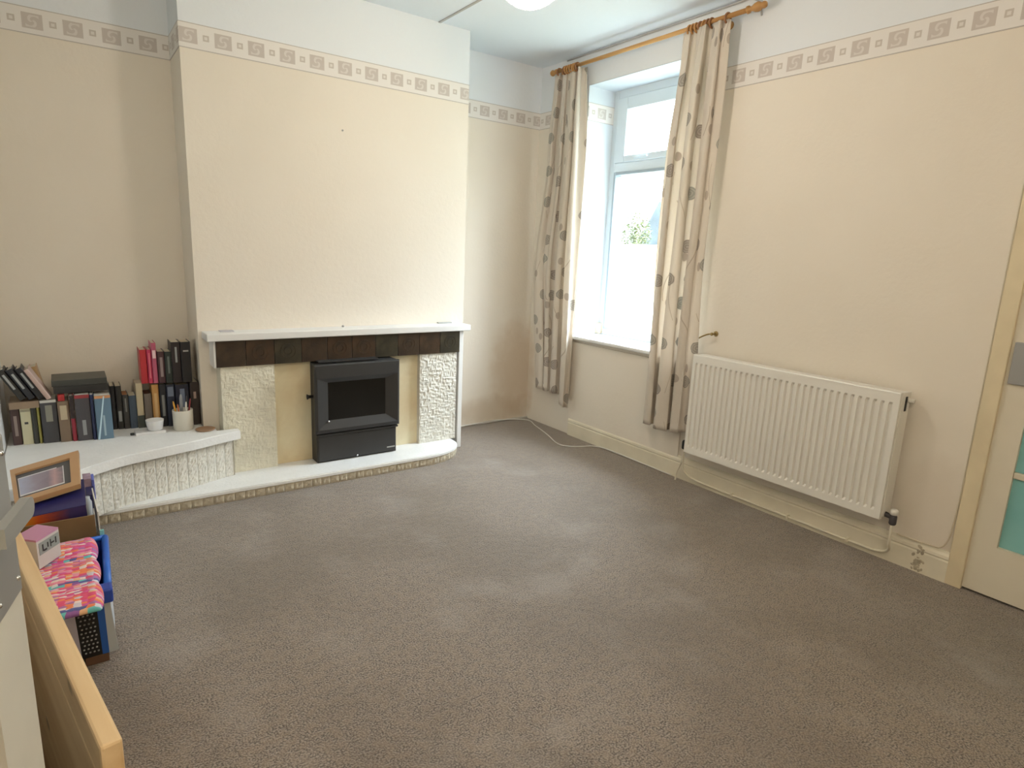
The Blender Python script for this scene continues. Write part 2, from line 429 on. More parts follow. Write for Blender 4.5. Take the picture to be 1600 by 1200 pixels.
def lathe(bm, prof, c, n=20, axis='Z'):
    """prof: list of (radius, height)"""
    rings = []
    for r, h in prof:
        ring = []
        for k in range(n):
            a = 2 * PI * k / n
            p = (r * math.cos(a), r * math.sin(a), h)
            if axis == 'Y': p = (p[0], p[2], p[1])
            if axis == 'X': p = (p[2], p[0], p[1])
            ring.append(bm.verts.new((c[0] + p[0], c[1] + p[1], c[2] + p[2])))
        rings.append(ring)
    for a, b in zip(rings, rings[1:]):
        for k in range(n): bm.faces.new((a[k], a[(k + 1) % n], b[(k + 1) % n], b[k]))
    bm.faces.new(rings[0][::-1]); bm.faces.new(rings[-1])
    bmesh.ops.recalc_face_normals(bm, faces=bm.faces)

def prism(bm, poly, z0, z1, bev=0):
    a = [bm.verts.new((x, y, z0)) for x, y in poly]; b = [bm.verts.new((x, y, z1)) for x, y in poly]
    n = len(poly)
    bm.faces.new(a[::-1]); bm.faces.new(b)
    for i in range(n): bm.faces.new((a[i], a[(i + 1) % n], b[(i + 1) % n], b[i]))
    bmesh.ops.recalc_face_normals(bm, faces=bm.faces)

def slab4(name, pts, th, m, parent=None, uv=False):
    """a flat sheet through four corners (TL, TR, BR, BL) with thickness th behind"""
    P = [Vector(p) for p in pts]
    n = (P[1] - P[0]).cross(P[3] - P[0]).normalized()
    bm = bmesh.new()
    f = [bm.verts.new(p) for p in P]; b = [bm.verts.new(p + n * th) for p in P]
    ff = bm.faces.new(f[::-1])
    bm.faces.new(b)
    for i in range(4): bm.faces.new((f[i], f[(i + 1) % 4], b[(i + 1) % 4], b[i]))
    if uv:
        l = bm.loops.layers.uv.new('UVMap')
        cc = {f[0]: (0, 1), f[1]: (1, 1), f[2]: (1, 0), f[3]: (0, 0), b[0]: (0, 1), b[1]: (1, 1), b[2]: (1, 0), b[3]: (0, 0)}
        for face in bm.faces:
            for lp in face.loops: lp[l].uv = cc[lp.vert]
    bmesh.ops.recalc_face_normals(bm, faces=bm.faces)
    return link(name, bm, m, parent)

# ------------------------------------------------------------ room shell
H = 2.74
def struct(name, bm_or_list, m, label=None):
    o = boxes(name, bm_or_list, m) if isinstance(bm_or_list, list) else link(name, bm_or_list, m)
    tag(o, label, None, None, 'structure'); return o

YR = -4.75
struct('floor', [((-3.6, YR - 0.1, -0.10), (0.30, 0.0, 0.0))], CARPET, 'taupe speckled fitted carpet, worn, over the whole room')
struct('ceiling', [((-3.6, YR - 0.1, H), (0.3, 0.15, H + 0.12))], CEIL, 'plain pale blue-white ceiling')
struct('wall_back', [((-3.6, 0.0, 0.0), (0.0, 0.15, H)), ((-2.53, -0.322, 0.0), (-0.843, 0.0, H))], WALL, 'cream fireplace wall with projecting chimney breast')
struct('wall_left', [((-3.6, YR, 0.0), (-3.40, 0.0, H))], WHITEP, 'left side wall of the room beside the alcove')
struct('wall_rear', [((-3.6, YR - 0.12, 0.0), (0.3, YR, H))], WALL, 'rear wall behind the viewer')
WY0, WY1, WZ0, WZ1 = -0.54, -1.60, 0.755, 2.53
DY0, DY1, DZ = -3.205, -3.985, 2.0
struct('wall_right', [((0, WY0, 0), (0.30, 0.15, H)), ((0, WY1, 0), (0.30, WY0, WZ0)), ((0, WY1, WZ1), (0.30, WY0, H)),
                      ((0, DY0, 0), (0.30, WY1, H)), ((0, DY1, DZ), (0.30, DY0, H)), ((0, YR, 0), (0.30, DY1, H)),
                      ((0.22, DY1, 0), (0.30, DY0, DZ))], WALL, 'window wall, cream wallpaper below the border')
# plastered reveal of the window
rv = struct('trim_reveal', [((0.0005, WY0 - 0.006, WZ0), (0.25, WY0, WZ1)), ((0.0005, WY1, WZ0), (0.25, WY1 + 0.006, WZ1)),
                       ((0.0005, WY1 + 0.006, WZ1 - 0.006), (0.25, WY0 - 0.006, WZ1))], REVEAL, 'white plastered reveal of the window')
# panel of wall under the window, a touch proud
struct('trim_apron', [((-0.012, WY1 - 0.02, 0.13), (0.0, -0.515, WZ0 - 0.03))], WALL, 'slightly raised cream wall panel under the window sill')

# wallpaper border: thin paper strips with the printed pattern
def border(name, p0, p1, off, nrm, label):
    z0, z1 = 2.298, 2.418
    p0, p1, nrm = Vector(p0), Vector(p1), Vector(nrm)
    L = (p1 - p0).length
    bm = bmesh.new(); l = bm.loops.layers.uv.new('UVMap')
    f = [bm.verts.new((p.x + nrm.x * 0.0025, p.y + nrm.y * 0.0025, z)) for p, z in ((p0, z0), (p1, z0), (p1, z1), (p0, z1))]
    b = [bm.verts.new((p.x, p.y, z)) for p, z in ((p0, z0), (p1, z0), (p1, z1), (p0, z1))]
    uvs = [(off, 0), (off + L, 0), (off + L, 0.12), (off, 0.12)]
    cc = {v: uvs[i % 4] for i, v in enumerate(f + b)}
    bm.faces.new(f); bm.faces.new(b[::-1])
    for i in range(4): bm.faces.new((f[i], b[i], b[(i + 1) % 4], f[(i + 1) % 4]))
    for fc in bm.faces:
        for lp in fc.loops: lp[l].uv = cc[lp.vert]
    bmesh.ops.recalc_face_normals(bm, faces=bm.faces)
    return tag(link(name, bm, BORDER), label, None, None, 'structure')
border('trim_1', (-3.40, 0, 0), (-2.53, 0, 0), -3.40 + 3.116 - 0.162 * 0, (0, -1, 0), 'printed border strip with taupe squares in the left alcove')
border('trim_2', (-2.53, -0.322, 0), (-0.843, -0.322, 0), -2.53 + 2.488, (0, -1, 0), 'printed border strip with taupe squares across the chimney breast')
border('trim_3', (-0.843, 0, 0), (0, 0, 0), -0.843 + 0.511, (0, -1, 0), 'printed border strip with taupe squares between chimney breast and corner')
border('trim_4', (0, 0, 0), (0, WY0, 0), 0.05, (-1, 0, 0), 'printed border strip behind the left curtain')
border('trim_5', (0, WY1, 0), (0, YR, 0), 1.60 - 1.765, (-1, 0, 0), 'printed border strip with taupe squares along the window wall')
border('trim_6', (0, WY0 - 0.006, 0), (0.25, WY0 - 0.006, 0), 0.03, (0, -1, 0), 'faint printed border strip inside the window reveal')
border('trim_7', (-2.53, 0, 0), (-2.53, -0.322, 0), 0.02, (-1, 0, 0), 'printed border strip on the left return of the chimney breast')

# skirting along the window wall (moulded profile)
def skirting(name, y0, y1, label):
    prof = [(0, 0), (-0.020, 0), (-0.020, 0.095), (-0.017, 0.103), (-0.021, 0.110), (-0.019, 0.122), (-0.010, 0.132), (-0.006, 0.142), (0, 0.142)]
    bm = bmesh.new(); A = [bm.verts.new((x, y0, z)) for x, z in prof]; B = [bm.verts.new((x, y1, z)) for x, z in prof]
    bm.faces.new(A); bm.faces.new(B[::-1])
    for i in range(len(prof)): 
        j = (i + 1) % len(prof); bm.faces.new((A[i], A[j], B[j], B[i]))
    bmesh.ops.recalc_face_normals(bm, faces=bm.faces)
    return tag(link(name, bm, GLOSSW), label, None, None, 'structure')
skirting('baseboard_right', -0.56, -3.15, 'cream gloss moulded skirting board under the window and radiator')
skirting('baseboard_right_end', -4.05, YR, 'cream skirting board beyond the glazed door')
# worn patch and broken filler on the skirting by the door
bm = bmesh.new(); rnd = random.Random(11)
for k in range(26):
    y = -3.032 + rnd.gauss(0, 0.010) - 0.004 * (k % 3); z = 0.012 + 0.112 * rnd.random() ** 1.2
    bmesh.ops.create_icosphere(bm, subdivisions=1, radius=rnd.uniform(0.004, 0.009), matrix=Matrix.Translation((-0.0205, y, z)) @ Matrix.Rotation(rnd.random() * 3, 4, 'X') @ Matrix.Diagonal((0.25, 1, 1.5, 1)))
link('worn_patch', bm, mat('bare_grey_filler', (0.52, 0.45, 0.33), 0.9, var=0.35, vscale=60), bpy.data.objects['baseboard_right'])
# thin quadrant bead along the foot of the back wall, right of the chimney breast
tb_ = tb('baseboard_back', [(-0.843, -0.010, 0.006), (-0.30, -0.008, 0.007), (0, -0.010, 0.006)], 0.007, CABLEW)
tag(tb_, 'thin pale bead along the foot of the wall beside the chimney breast', None, None, 'structure')

# ------------------------------------------------------------ window
win = empty('window_1', (0.25, -1.07, WZ0), 'white framed window with a top opener over a fixed pane', None, None, 'structure')
fx0, fx1 = 0.25, 0.31
a0, a1 = WY0, WY1                     # left (far) and right (near) edges
boxes('window_frame', [((fx0, a0 - 0.055, 0.775), (fx1, a0, WZ1)), ((fx0, a1, 0.775), (fx1, a1 + 0.055, WZ1)),
                       ((fx0, a1 + 0.055, WZ1 - 0.06), (fx1, a0 - 0.055, WZ1)), ((fx0, a1 + 0.055, 0.775), (fx1, a0 - 0.055, 0.82)),
                       ((fx0, a1 + 0.055, 1.965), (fx1, a0 - 0.055, 2.03))], UPVC, win, 0.004)
sash = boxes('opening_sash', [((fx0 - 0.014, a0 - 0.155, 2.03), (fx1 - 0.01, a0 - 0.058, WZ1 - 0.063)), ((fx0 - 0.014, a1 + 0.058, 2.03), (fx1 - 0.01, a1 + 0.155, WZ1 - 0.063)),
                       ((fx0 - 0.014, a1 + 0.155, WZ1 - 0.145), (fx1 - 0.01, a0 - 0.155, WZ1 - 0.063)), ((fx0 - 0.014, a1 + 0.155, 2.03), (fx1 - 0.01, a0 - 0.155, 2.075))], UPVC, win, 0.005)
bx('glass_pane', (0.272, a1 + 0.150, 2.07), (0.276, a0 - 0.150, WZ1 - 0.14), GLASS, sash)
boxes('glazing_bead', [((fx0 - 0.006, a0 - 0.075, 0.82), (fx1, a0 - 0.055, 1.965)), ((fx0 - 0.006, a1 + 0.055, 0.82), (fx1, a1 + 0.075, 1.965)),
                       ((fx0 - 0.006, a1 + 0.075, 1.945), (fx1, a0 - 0.075, 1.965)), ((fx0 - 0.006, a1 + 0.075, 0.82), (fx1, a0 - 0.075, 0.838))], mat('grey_gasket_bead', (0.34, 0.40, 0.45), 0.4), win, 0.003)
bx('glass_pane', (0.280, a1 + 0.07, 0.83), (0.284, a0 - 0.07, 1.955), GLASS, win)
hn = boxes('window_handle', [((0.224, -0.86, 2.043), (0.238, -0.80, 2.058)), ((0.216, -0.93, 2.046), (0.226, -0.81, 2.056))], UPVC, win, 0.002)
for yy in (-0.565, -1.575):
    bx('wood_batten', (0.215, yy - 0.018, 0.785), (0.25, yy + 0.018, 0.86), mat('bare_batten', (0.70, 0.56, 0.38), 0.7), win)
# sill board
bm = bmesh.new(); box(bm, (-0.055, WY1 - 0.03, 0.752), (0.25, WY0 + 0.035, 0.778), 0.008)
tag(link('window_sill', bm, WHITEP), None); bpy.data.objects['window_sill'].parent = win
bpy.data.objects['window_sill'].location -= Vector(win.location)

# ------------------------------------------------------------ outside: garden wall, hill and tree beyond the glass
OUTW = mat('outside_white_render', (0.60, 0.60, 0.58), 0.9)
o = bx('outside_ground', (0.35, -30, -0.6), (90, 90, -0.5), mat('garden_ground', (0.16, 0.17, 0.12), 0.9)); tag(o, 'pale ground outside the window', None, None, 'structure')
bm = bmesh.new()
box(bm, (12.0, -2, -0.5), (16.5, 22, 1.80))
tag(link('rendered_outbuilding', bm, OUTW), 'long low white rendered building seen through the lower window pane', 'building')
bm = bmesh.new()
cols, rows = 40, 8
vs = [[None] * (rows + 1) for _ in range(cols + 1)]
for i in range(cols + 1):
    for j in range(rows + 1):
        t = i / cols
        y = 10 + 70 * t
        h = (9.9 + 0.5 * math.sin(t * 9) ) * (1 - min(1, max(0, (t - 0.70)) * 13)) * (j / rows)
        x = 62 + 6 * (j / rows) + noise.noise(Vector((i * 0.4, j * 0.6, 2))) * 2
        vs[i][j] = bm.verts.new((x, y, -0.5 + max(h, 0.02 * j) + noise.noise(Vector((i * 0.7, j * 0.9, 5))) * 0.35 * (j > 0)))
for i in range(cols):
    for j in range(rows): bm.faces.new((vs[i][j], vs[i + 1][j], vs[i + 1][j + 1], vs[i][j + 1]))
base = [bm.verts.new((v[rows].co.x + 14, v[rows].co.y, -0.5)) for v in vs]
for i in range(cols): bm.faces.new((vs[i][rows], vs[i + 1][rows], base[i + 1], base[i]))
bmesh.ops.recalc_face_normals(bm, faces=bm.faces)
tag(link('wooded_hill', bm, mat('hazy_hill_green', (0.020, 0.030, 0.034), 0.95, var=0.35, vscale=0.5), smooth=True), 'hazy blue-green wooded hillside far beyond the window', 'hill')
tree = empty('garden_tree', (24.5, 22.4, -0.5), 'yellow-green leafy tree in front of the hill, seen through the window', 'tree')
tb('trunk', [(24.5, 22.4, -0.5), (24.4, 22.2, 1.2), (24.6, 22.4, 2.6)], [0.16, 0.12, 0.05], mat('bark', (0.16, 0.12, 0.09), 0.9), tree)
bm = bmesh.new(); rnd = random.Random(3)
for k in range(1500):
    a, b_, r = rnd.uniform(0, 2 * PI), math.acos(rnd.uniform(-1, 1)), rnd.random() ** 0.4
    c = Vector((24.5 + 0.95 * r * math.sin(b_) * math.cos(a), 22.25 + 0.95 * r * math.sin(b_) * math.sin(a), 2.75 + 1.25 * r * math.cos(b_)))
    d = Vector((rnd.uniform(-1, 1), rnd.uniform(-1, 1), rnd.uniform(-.4, .4))).normalized() * rnd.uniform(0.06, 0.13)
    e = d.cross(Vector((rnd.uniform(-1, 1), rnd.uniform(-1, 1), 1))).normalized() * 0.05
    q = [bm.verts.new(c + s) for s in (-d, e, d, -e)]; bm.faces.new(q)
tag(link('foliage', bm, mat('leaf_yellow_green', (0.13, 0.15, 0.06), 0.8, var=0.5, vscale=2), tree), None, None, None, 'stuff')

# ------------------------------------------------------------ glazed door in the window wall
door = empty('door_1', (-0.01, (DY0 + DY1) / 2, 0), 'cream painted door with small glass panes coloured teal for the room beyond and a metal latch plate', None, None, 'structure')
yl, yr = DY0 - 0.0015, DY1 + 0.0015
dx0, dx1 = -0.006, 0.036
pane_y = [(yl - 0.095, (yl + yr) / 2 + 0.011), ((yl + yr) / 2 - 0.011, yr + 0.095)]
zs = [0.232, 0.540, 0.566, 0.874, 0.900, 1.208, 1.234, 1.542, 1.568, 1.876]
lst = [((dx0, yl - 0.095, 0.012), (dx1, yl, 1.985)), ((dx0, yr, 0.012), (dx1, yr + 0.095, 1.985)),
       ((dx0, yr + 0.095, 0.012), (dx1, yl - 0.095, 0.232)), ((dx0, yr + 0.095, 1.876), (dx1, yl - 0.095, 1.985))]
boxes('door_leaf', lst, DOORP, door)
for k in range(1, 4 + 1):
    if k < 5: bx('glazing_bar', (dx0 + 0.004, yr + 0.095, zs[2 * k - 1] if k < 5 else 0), (dx1, yl - 0.095, zs[2 * k]), DOORP, door, 0.004)
bx('glazing_bar', (dx0 + 0.004, (yl + yr) / 2 - 0.011, 0.232), (dx1 - 0.002, (yl + yr) / 2 + 0.011, 1.876), DOORP, door, 0.004)
TEAL = mat('teal_view_glass', (0.30, 0.60, 0.58), 0.18, col2=(0.22, 0.50, 0.50), vscale=3, bump=0.15, bscale=9)  # the teal room seen beyond is put into the pane colour
for (p, q) in pane_y:
    for k in range(5):
        bx('glass_pane', (0.012, q, zs[2 * k] + 0.001), (0.018, p, zs[2 * k + 1] - 0.001), TEAL, door)
bx('latch_plate', (-0.020, yl - 0.090, 0.925), (-0.0065, yl - 0.015, 1.095), PLATE, door, 0.003)
# architrave
def arch(name, lst): return boxes(name, lst, ARCH, None, 0.004)
o = arch('trim_architrave', [((-0.022, DY0 - 0.004, 0), (0, DY0 + 0.058, DZ + 0.05)), ((-0.022, DY1 - 0.058, 0), (0, DY1 + 0.004, DZ + 0.05)), ((-0.022, DY1 + 0.004, DZ - 0.004), (0, DY0 - 0.004, DZ + 0.05))])
tag(o, 'yellowed cream architrave round the glazed door', None, None, 'structure')

# ------------------------------------------------------------ radiator
ry0, ry1, rz0, rz1, rxf = -1.756, -2.886, 0.226, 0.826, -0.130
rad = empty('radiator', (-0.07, (ry0 + ry1) / 2, rz0), 'long white ribbed panel radiator under the cream wall, right of the curtain', 'radiator')
def rad_panel(xf, xb, name):
    pitch = 0.0333; n = int(round((ry0 - ry1 - 0.03) / pitch))
    ys = [(ry0, 0), (ry0 - 0.013, 0)]
    st = ry0 - 0.015
    for k in range(n):
        b = st - k * pitch
        ys += [(b - 0.004, 0), (b - 0.0085, 1), (b - 0.017, 1), (b - 0.0215, 0)]
    ys += [(ry1 + 0.01, 0), (ry1, 0)]
    zl = [(rz0, 0), (rz0 + 0.036, 0), (rz0 + 0.048, 1), (rz1 - 0.060, 1), (rz1 - 0.048, 0), (rz1 - 0.006, 0), (rz1, -0.6)]
    bm = bmesh.new()
    grid = [[bm.verts.new((xf + 0.011 * (g * max(h, 0)) + (0.004 if h < 0 else 0), y, z)) for (z, h) in zl] for (y, g) in ys]
    for i in range(len(ys) - 1):
        for j in range(len(zl) - 1): bm.faces.new((grid[i][j], grid[i + 1][j], grid[i + 1][j + 1], grid[i][j + 1]))
    back = [[bm.verts.new((xb, y, z)) for z in (rz0, rz1)] for y in (ry0, ry1)]
    bm.faces.new((back[0][0], back[0][1], back[1][1], back[1][0]))
    bm.faces.new([g[-1] for g in grid] + [back[1][1], back[0][1]])
    bm.faces.new([g[0] for g in grid][::-1] + [back[0][0], back[1][0]])
    bm.faces.new([v for v in grid[0]] + [back[0][1], back[0][0]])
    bm.faces.new([v for v in grid[-1]][::-1] + [back[1][0], back[1][1]])
    bmesh.ops.recalc_face_normals(bm, faces=bm.faces)
    return link(name, bm, RADW, rad)
rad_panel(rxf, rxf + 0.022, 'front_panel')
bx('rear_panel', (-0.052, ry1 + 0.004, rz0), (-0.036, ry0 - 0.004, rz1 - 0.004), RADW, rad, 0.003)
bm = bmesh.new()
box(bm, (-0.108, ry1 + 0.004, rz1 - 0.012), (-0.052, ry0 - 0.004, rz1 - 0.004))
link('top_grille', bm, RADW, rad)
for yy, s in ((ry0, 1), (ry1, -1)):
    bx('side_panel', (-0.112, min(yy, yy + s * 0.004), rz0 + 0.01), (-0.036, max(yy, yy + s * 0.004), rz1 - 0.002), RADW, rad, 0.001)
bx('air_vent', (-0.084, ry1 - 0.007, 0.738), (-0.068, ry1 - 0.0035, 0.805), BLACK, rad, 0.001)
tb('bleed_valve', [(-0.050, ry1, 0.785), (-0.050, ry1 - 0.028, 0.785)], 0.010, RADW, rad)
# valves
v = empty('v', (0, 0, 0)); bpy.data.objects.remove(v)
bm = bmesh.new(); lathe(bm, [(0.013, 0), (0.017, 0.006), (0.017, 0.045), (0.012, 0.055)], (-0.082, -1.722, 0.225), 12)
tube(bm, [(-0.082, -1.725, 0.245), (-0.082, -1.757, 0.245)], 0.011)
link('lockshield_valve', bm, BLACK, rad, True)
bm = bmesh.new(); lathe(bm, [(0.012, 0), (0.016, 0.006), (0.016, 0.04), (0.012, 0.048)], (-0.082, -2.925, 0.205), 12)
tube(bm, [(-0.082, -2.93, 0.24), (-0.082, -2.885, 0.245)], 0.013)
link('radiator_valve', bm, DGREY, rad, True)
bm = bmesh.new(); lathe(bm, [(0.010, 0), (0.018, 0.004), (0.018, 0.022), (0.012, 0.028)], (-0.082, -2.925, 0.252), 12)
link('valve_cap', bm, RADW, rad, True)
tb('support_bracket', [(-0.036, -1.9, 0.5), (0.0, -1.9, 0.5)], 0.012, RADW, rad)
tb('support_bracket', [(-0.036, -2.75, 0.5), (0.0, -2.75, 0.5)], 0.012, RADW, rad)
# pipes painted with the skirting
pipe = empty('heating_pipes', (-0.035, -2.3, 0.0), 'thin cream painted heating pipes running along the skirting under the radiator', 'pipe')
tb('feed_pipe', smooth_pts([(-0.082, -1.722, 0.225), (-0.082, -1.722, 0.13), (-0.070, -1.735, 0.075), (-0.036, -1.80, 0.036), (-0.030, -2.0, 0.030), (-0.030, -2.75, 0.030), (-0.034, -2.86, 0.035), (-0.050, -2.915, 0.065), (-0.082, -2.925, 0.12), (-0.082, -2.925, 0.205)]), 0.0065, GLOSSW, pipe)
tb('drop_pipe', smooth_pts([(-0.060, -1.660, 0.0), (-0.058, -1.662, 0.05), (-0.060, -1.685, 0.10), (-0.078, -1.712, 0.15), (-0.082, -1.722, 0.225)]), 0.0055, GLOSSW, pipe)
for yy in (-2.05, -2.40, -2.72):
    bx('pipe_clip', (-0.040, yy - 0.006, 0.018), (-0.020, yy + 0.006, 0.042), GLOSSW, pipe, 0.002)

# ------------------------------------------------------------ cables
tag(tb('floor_cable', smooth_pts([(-0.62, -0.022, 0.012), (-0.30, -0.02, 0.018), (-0.06, -0.09, 0.006), (-0.10, -0.26, 0.005), (-0.17, -0.50, 0.005), (-0.25, -0.72, 0.005), (-0.22, -0.81, 0.005), (-0.14, -0.86, 0.005), (-0.055, -0.90, 0.006), (-0.028, -1.02, 0.010), (-0.026, -1.35, 0.008), (-0.028, -1.60, 0.006)]), 0.0042, CABLEW), 'white cable looping across the carpet from the corner to the skirting', 'cable')
tag(tb('aerial_cable', smooth_pts([(-0.026, -2.93, 0.148), (-0.026, -3.05, 0.149), (-0.014, -3.118, 0.165), (-0.008, -3.138, 0.30), (-0.005, -3.1415, 0.60), (-0.005, -3.1415, 1.20), (-0.005, -3.1415, 2.0)]), 0.0034, mat('cream_cable', (0.62, 0.54, 0.40), 0.5)), 'thin cream cable running up beside the door architrave', 'cable')
tag(boxes('ceiling_conduit', [((-1.075, -2.6, H - 0.005), (-1.060, -0.323, H))], CABLEG), 'thin grey cable trunking across the ceiling towards the lamp', 'trunking')
tag(tb('picture_rail_cable', smooth_pts([(-0.008, -0.30, H - 0.010), (-0.008, -1.0, H - 0.011), (-0.008, -1.70, H - 0.010), (-0.02, -1.80, H - 0.016), (-0.02, -1.86, H - 0.05), (-0.008, -1.87, H - 0.11)]), 0.0045, CABLEG), 'grey cable clipped along the top of the window wall above the curtain pole', 'cable')
# nail on the chimney breast
bm = bmesh.new(); lathe(bm, [(0.002, 0), (0.002, 0.012), (0.006, 0.013), (0.006, 0.016)], (-1.698, -0.338, 2.02), 10, 'Y')
tag(link('picture_nail', bm, SILVER), 'small nail in the bare chimney breast', 'nail')

# ------------------------------------------------------------ ceiling lamp
lx, ly, lb = -1.415, -1.73, 2.365
lamp = empty('ceiling_lamp', (lx, ly, H), 'round beaded glass ceiling lamp, lit bright white', 'lamp')
bm = bmesh.new(); lathe(bm, [(0.07, -0.03), (0.075, -0.02), (0.07, 0.0)], (lx, ly, H), 24); link('ceiling_rose', bm, CHROME, lamp, True)
tb('hanging_rod', [(lx, ly, H - 0.03), (lx, ly, H - 0.14)], 0.008, CHROME, lamp)
bm = bmesh.new(); lathe(bm, [(0.165, 0), (0.172, 0.006), (0.172, 0.016), (0.165, 0.022)], (lx, ly, H - 0.15), 32); link('top_ring', bm, CHROME, lamp, True)
bm = bmesh.new()
R = 0.175
for i in range(13):
    a = i / 12 * PI / 2
    rr, hh = R * math.cos(a), -(H - 0.15 - lb - 0.01) * math.sin(a)
    n = max(1, int(2 * PI * rr / 0.0185))
    for k in range(n):
        t = 2 * PI * (k + 0.5 * (i % 2)) / n
        bmesh.ops.create_icosphere(bm, subdivisions=1, radius=0.0095, matrix=Matrix.Translation((lx + rr * math.cos(t), ly + rr * math.sin(t), H - 0.15 + hh)))
tag(link('glass_beads', bm, emit_mat('lit_crystal_bead', (1.0, 0.97, 0.92), 1.0), lamp), None, None, None, 'stuff')
bm = bmesh.new(); bmesh.ops.create_uvsphere(bm, u_segments=16, v_segments=10, radius=0.05, matrix=Matrix.Translation((lx, ly, H - 0.22)))
link('bulb', bm, emit_mat('lit_bulb', (1.0, 0.93, 0.84), 12), lamp, True)
pl = bpy.data.lights.new('lamp_light', 'POINT'); pl.energy = LAMP_W; pl.color = (1.0, 0.86, 0.70); pl.shadow_soft_size = 0.12
plo = bpy.data.objects.new('lamp_light', pl); plo.location = (lx, ly, lb - 0.16); C.objects.link(plo)

# ------------------------------------------------------------ curtain pole, rings and curtains
pz, px = 2.642, -0.095
pole = empty('curtain_pole', (px, -1.07, pz), 'pine curtain pole with turned finials above the window', 'curtain pole')
tb('rod', [(px, -0.30, pz), (px, -1.84, pz)], 0.0125, PINE, pole, 14)
for yy, s in ((-1.84, -1), (-0.30, 1)):
    bm = bmesh.new()
    prof = [(0.013, 0), (0.019, 0.004), (0.019, 0.014), (0.013, 0.018), (0.012, 0.030), (0.021, 0.050), (0.024, 0.066), (0.019, 0.082), (0.013, 0.090), (0.018, 0.098), (0.014, 0.110), (0.004, 0.116)]
    if s > 0: prof = prof[:6] + [(0.018, 0.062), (0.008, 0.070)]
    lathe(bm, [(r, s * h) for r, h in prof], (px, yy, pz), 14, 'Y')
    link('finial', bm, PINE, pole, True)
for yy in (-0.36, -1.675):
    br = tb('pole_bracket', [(0, yy, pz - 0.012), (-0.008, yy, pz - 0.012), (-0.05, yy, pz - 0.016), (px, yy, pz - 0.016)], [0.022, 0.013, 0.011, 0.015], PINE, pole, 12)
def ring(y, m, tilt):
    bm = bmesh.new()
    n, k = 18, 8; R_, r_ = 0.0235, 0.0058
    vs = []
    for i in range(n):
        a = 2 * PI * i / n
        vs.append([bm.verts.new((px + (R_ + r_ * math.cos(2 * PI * j / k)) * math.cos(a), y + r_ * math.sin(2 * PI * j / k) + tilt * math.sin(a) * R_, pz - 0.008 + (R_ + r_ * math.cos(2 * PI * j / k)) * math.sin(a))) for j in range(k)])
    for i in range(n):
        for j in range(k): bm.faces.new((vs[i][j], vs[(i + 1) % n][j], vs[(i + 1) % n][(j + 1) % k], vs[i][(j + 1) % k]))
    bmesh.ops.recalc_face_normals(bm, faces=bm.faces)
    return link('curtain_ring', bm, m, None, True)
ly_ = [(-0.385, RINGW), (-0.325, RINGW), (-0.405, RINGW2), (-0.43, RINGW2), (-0.455, RINGW2), (-0.48, RINGW2), (-0.50, RINGW2), (-0.52, RINGW)]
ry_ = [(-1.475, RINGW2), (-1.50, RINGW2), (-1.525, RINGW2), (-1.55, RINGW), (-1.575, RINGW2), (-1.60, RINGW), (-1.625, RINGW), (-1.725, RINGW)]
ORD = ['first', 'second', 'third', 'fourth', 'fifth', 'sixth', 'seventh', 'eighth']
for k, (yy, m) in enumerate(sorted(ly_, key=lambda q_: -q_[0])): tag(ring(yy, m, random.uniform(-.15, .15)), '%s wooden ring from the room corner, on the pole over the left curtain' % ORD[k], 'curtain ring', 'rings over the left curtain')
for k, (yy, m) in enumerate(sorted(ry_, key=lambda q_: q_[0])): tag(ring(yy, m, random.uniform(-.15, .15)), '%s wooden ring from the right finial, on the pole over the right curtain' % ORD[k], 'curtain ring', 'rings over the right curtain')

def interp(tab, t):
    for (t0, v0), (t1, v1) in zip(tab, tab[1:]):
        if t <= t1: 
            s = (t - t0) / (t1 - t0); s = s * s * (3 - 2 * s)
            return v0 + (v1 - v0) * s
    return tab[-1][1]

def curtain(name, left, right, drop, folds, amp, phase, ztop, width, label, seed, xc=-0.085):
    nu, nt_ = 150, 70
    bm = bmesh.new(); uvl = bm.loops.layers.uv.new('UVMap')
    g = []
    for j in range(nt_ + 1):
        t = j / nt_; row = []
        for i in range(nu + 1):
            u = i / nu
            yl_, yr_ = interp(left, t), interp(right, t)
            # uneven pleats
            uu = u + 0.035 * math.sin(2 * PI * u * 2 + seed) + 0.02 * math.sin(2 * PI * (u * 3 + t * 0.7) + seed * 2)
            ph = 2 * PI * folds * uu + phase + 0.7 * math.sin(t * 2.2 + seed)
            A = interp(amp, t) * (0.75 + 0.35 * math.sin(7 * u + seed + 1.5 * t))
            s = math.sin(ph)
            x = xc + A * s + 0.006 * math.sin(3.1 * ph + t * 4)
            y = yl_ + (yr_ - yl_) * u + 0.018 * interp(amp, t) / 0.04 * math.sin(2 * ph + 0.6)
            z = ztop - t * interp(drop, u) + 0.0
            x = min(x, -0.022)
            row.append(bm.verts.new((x, y, z)))
        g.append(row)
    for j in range(nt_):
        for i in range(nu):
            f = bm.faces.new((g[j][i], g[j][i + 1], g[j + 1][i + 1], g[j + 1][i]))
            for lp, (a, b) in zip(f.loops, ((i, j), (i + 1, j), (i + 1, j + 1), (i, j + 1))):
                lp[uvl].uv = (a / nu * width + seed, 2.4 * (1 - b / nt_))
    r = bmesh.ops.recalc_face_normals(bm, faces=bm.faces)
    o = link(name, bm, CURT, None, True)
    so = o.modifiers.new('cloth_thickness', 'SOLIDIFY'); so.thickness = 0.0022
    return tag(o, label, 'curtain', 'printed curtains')

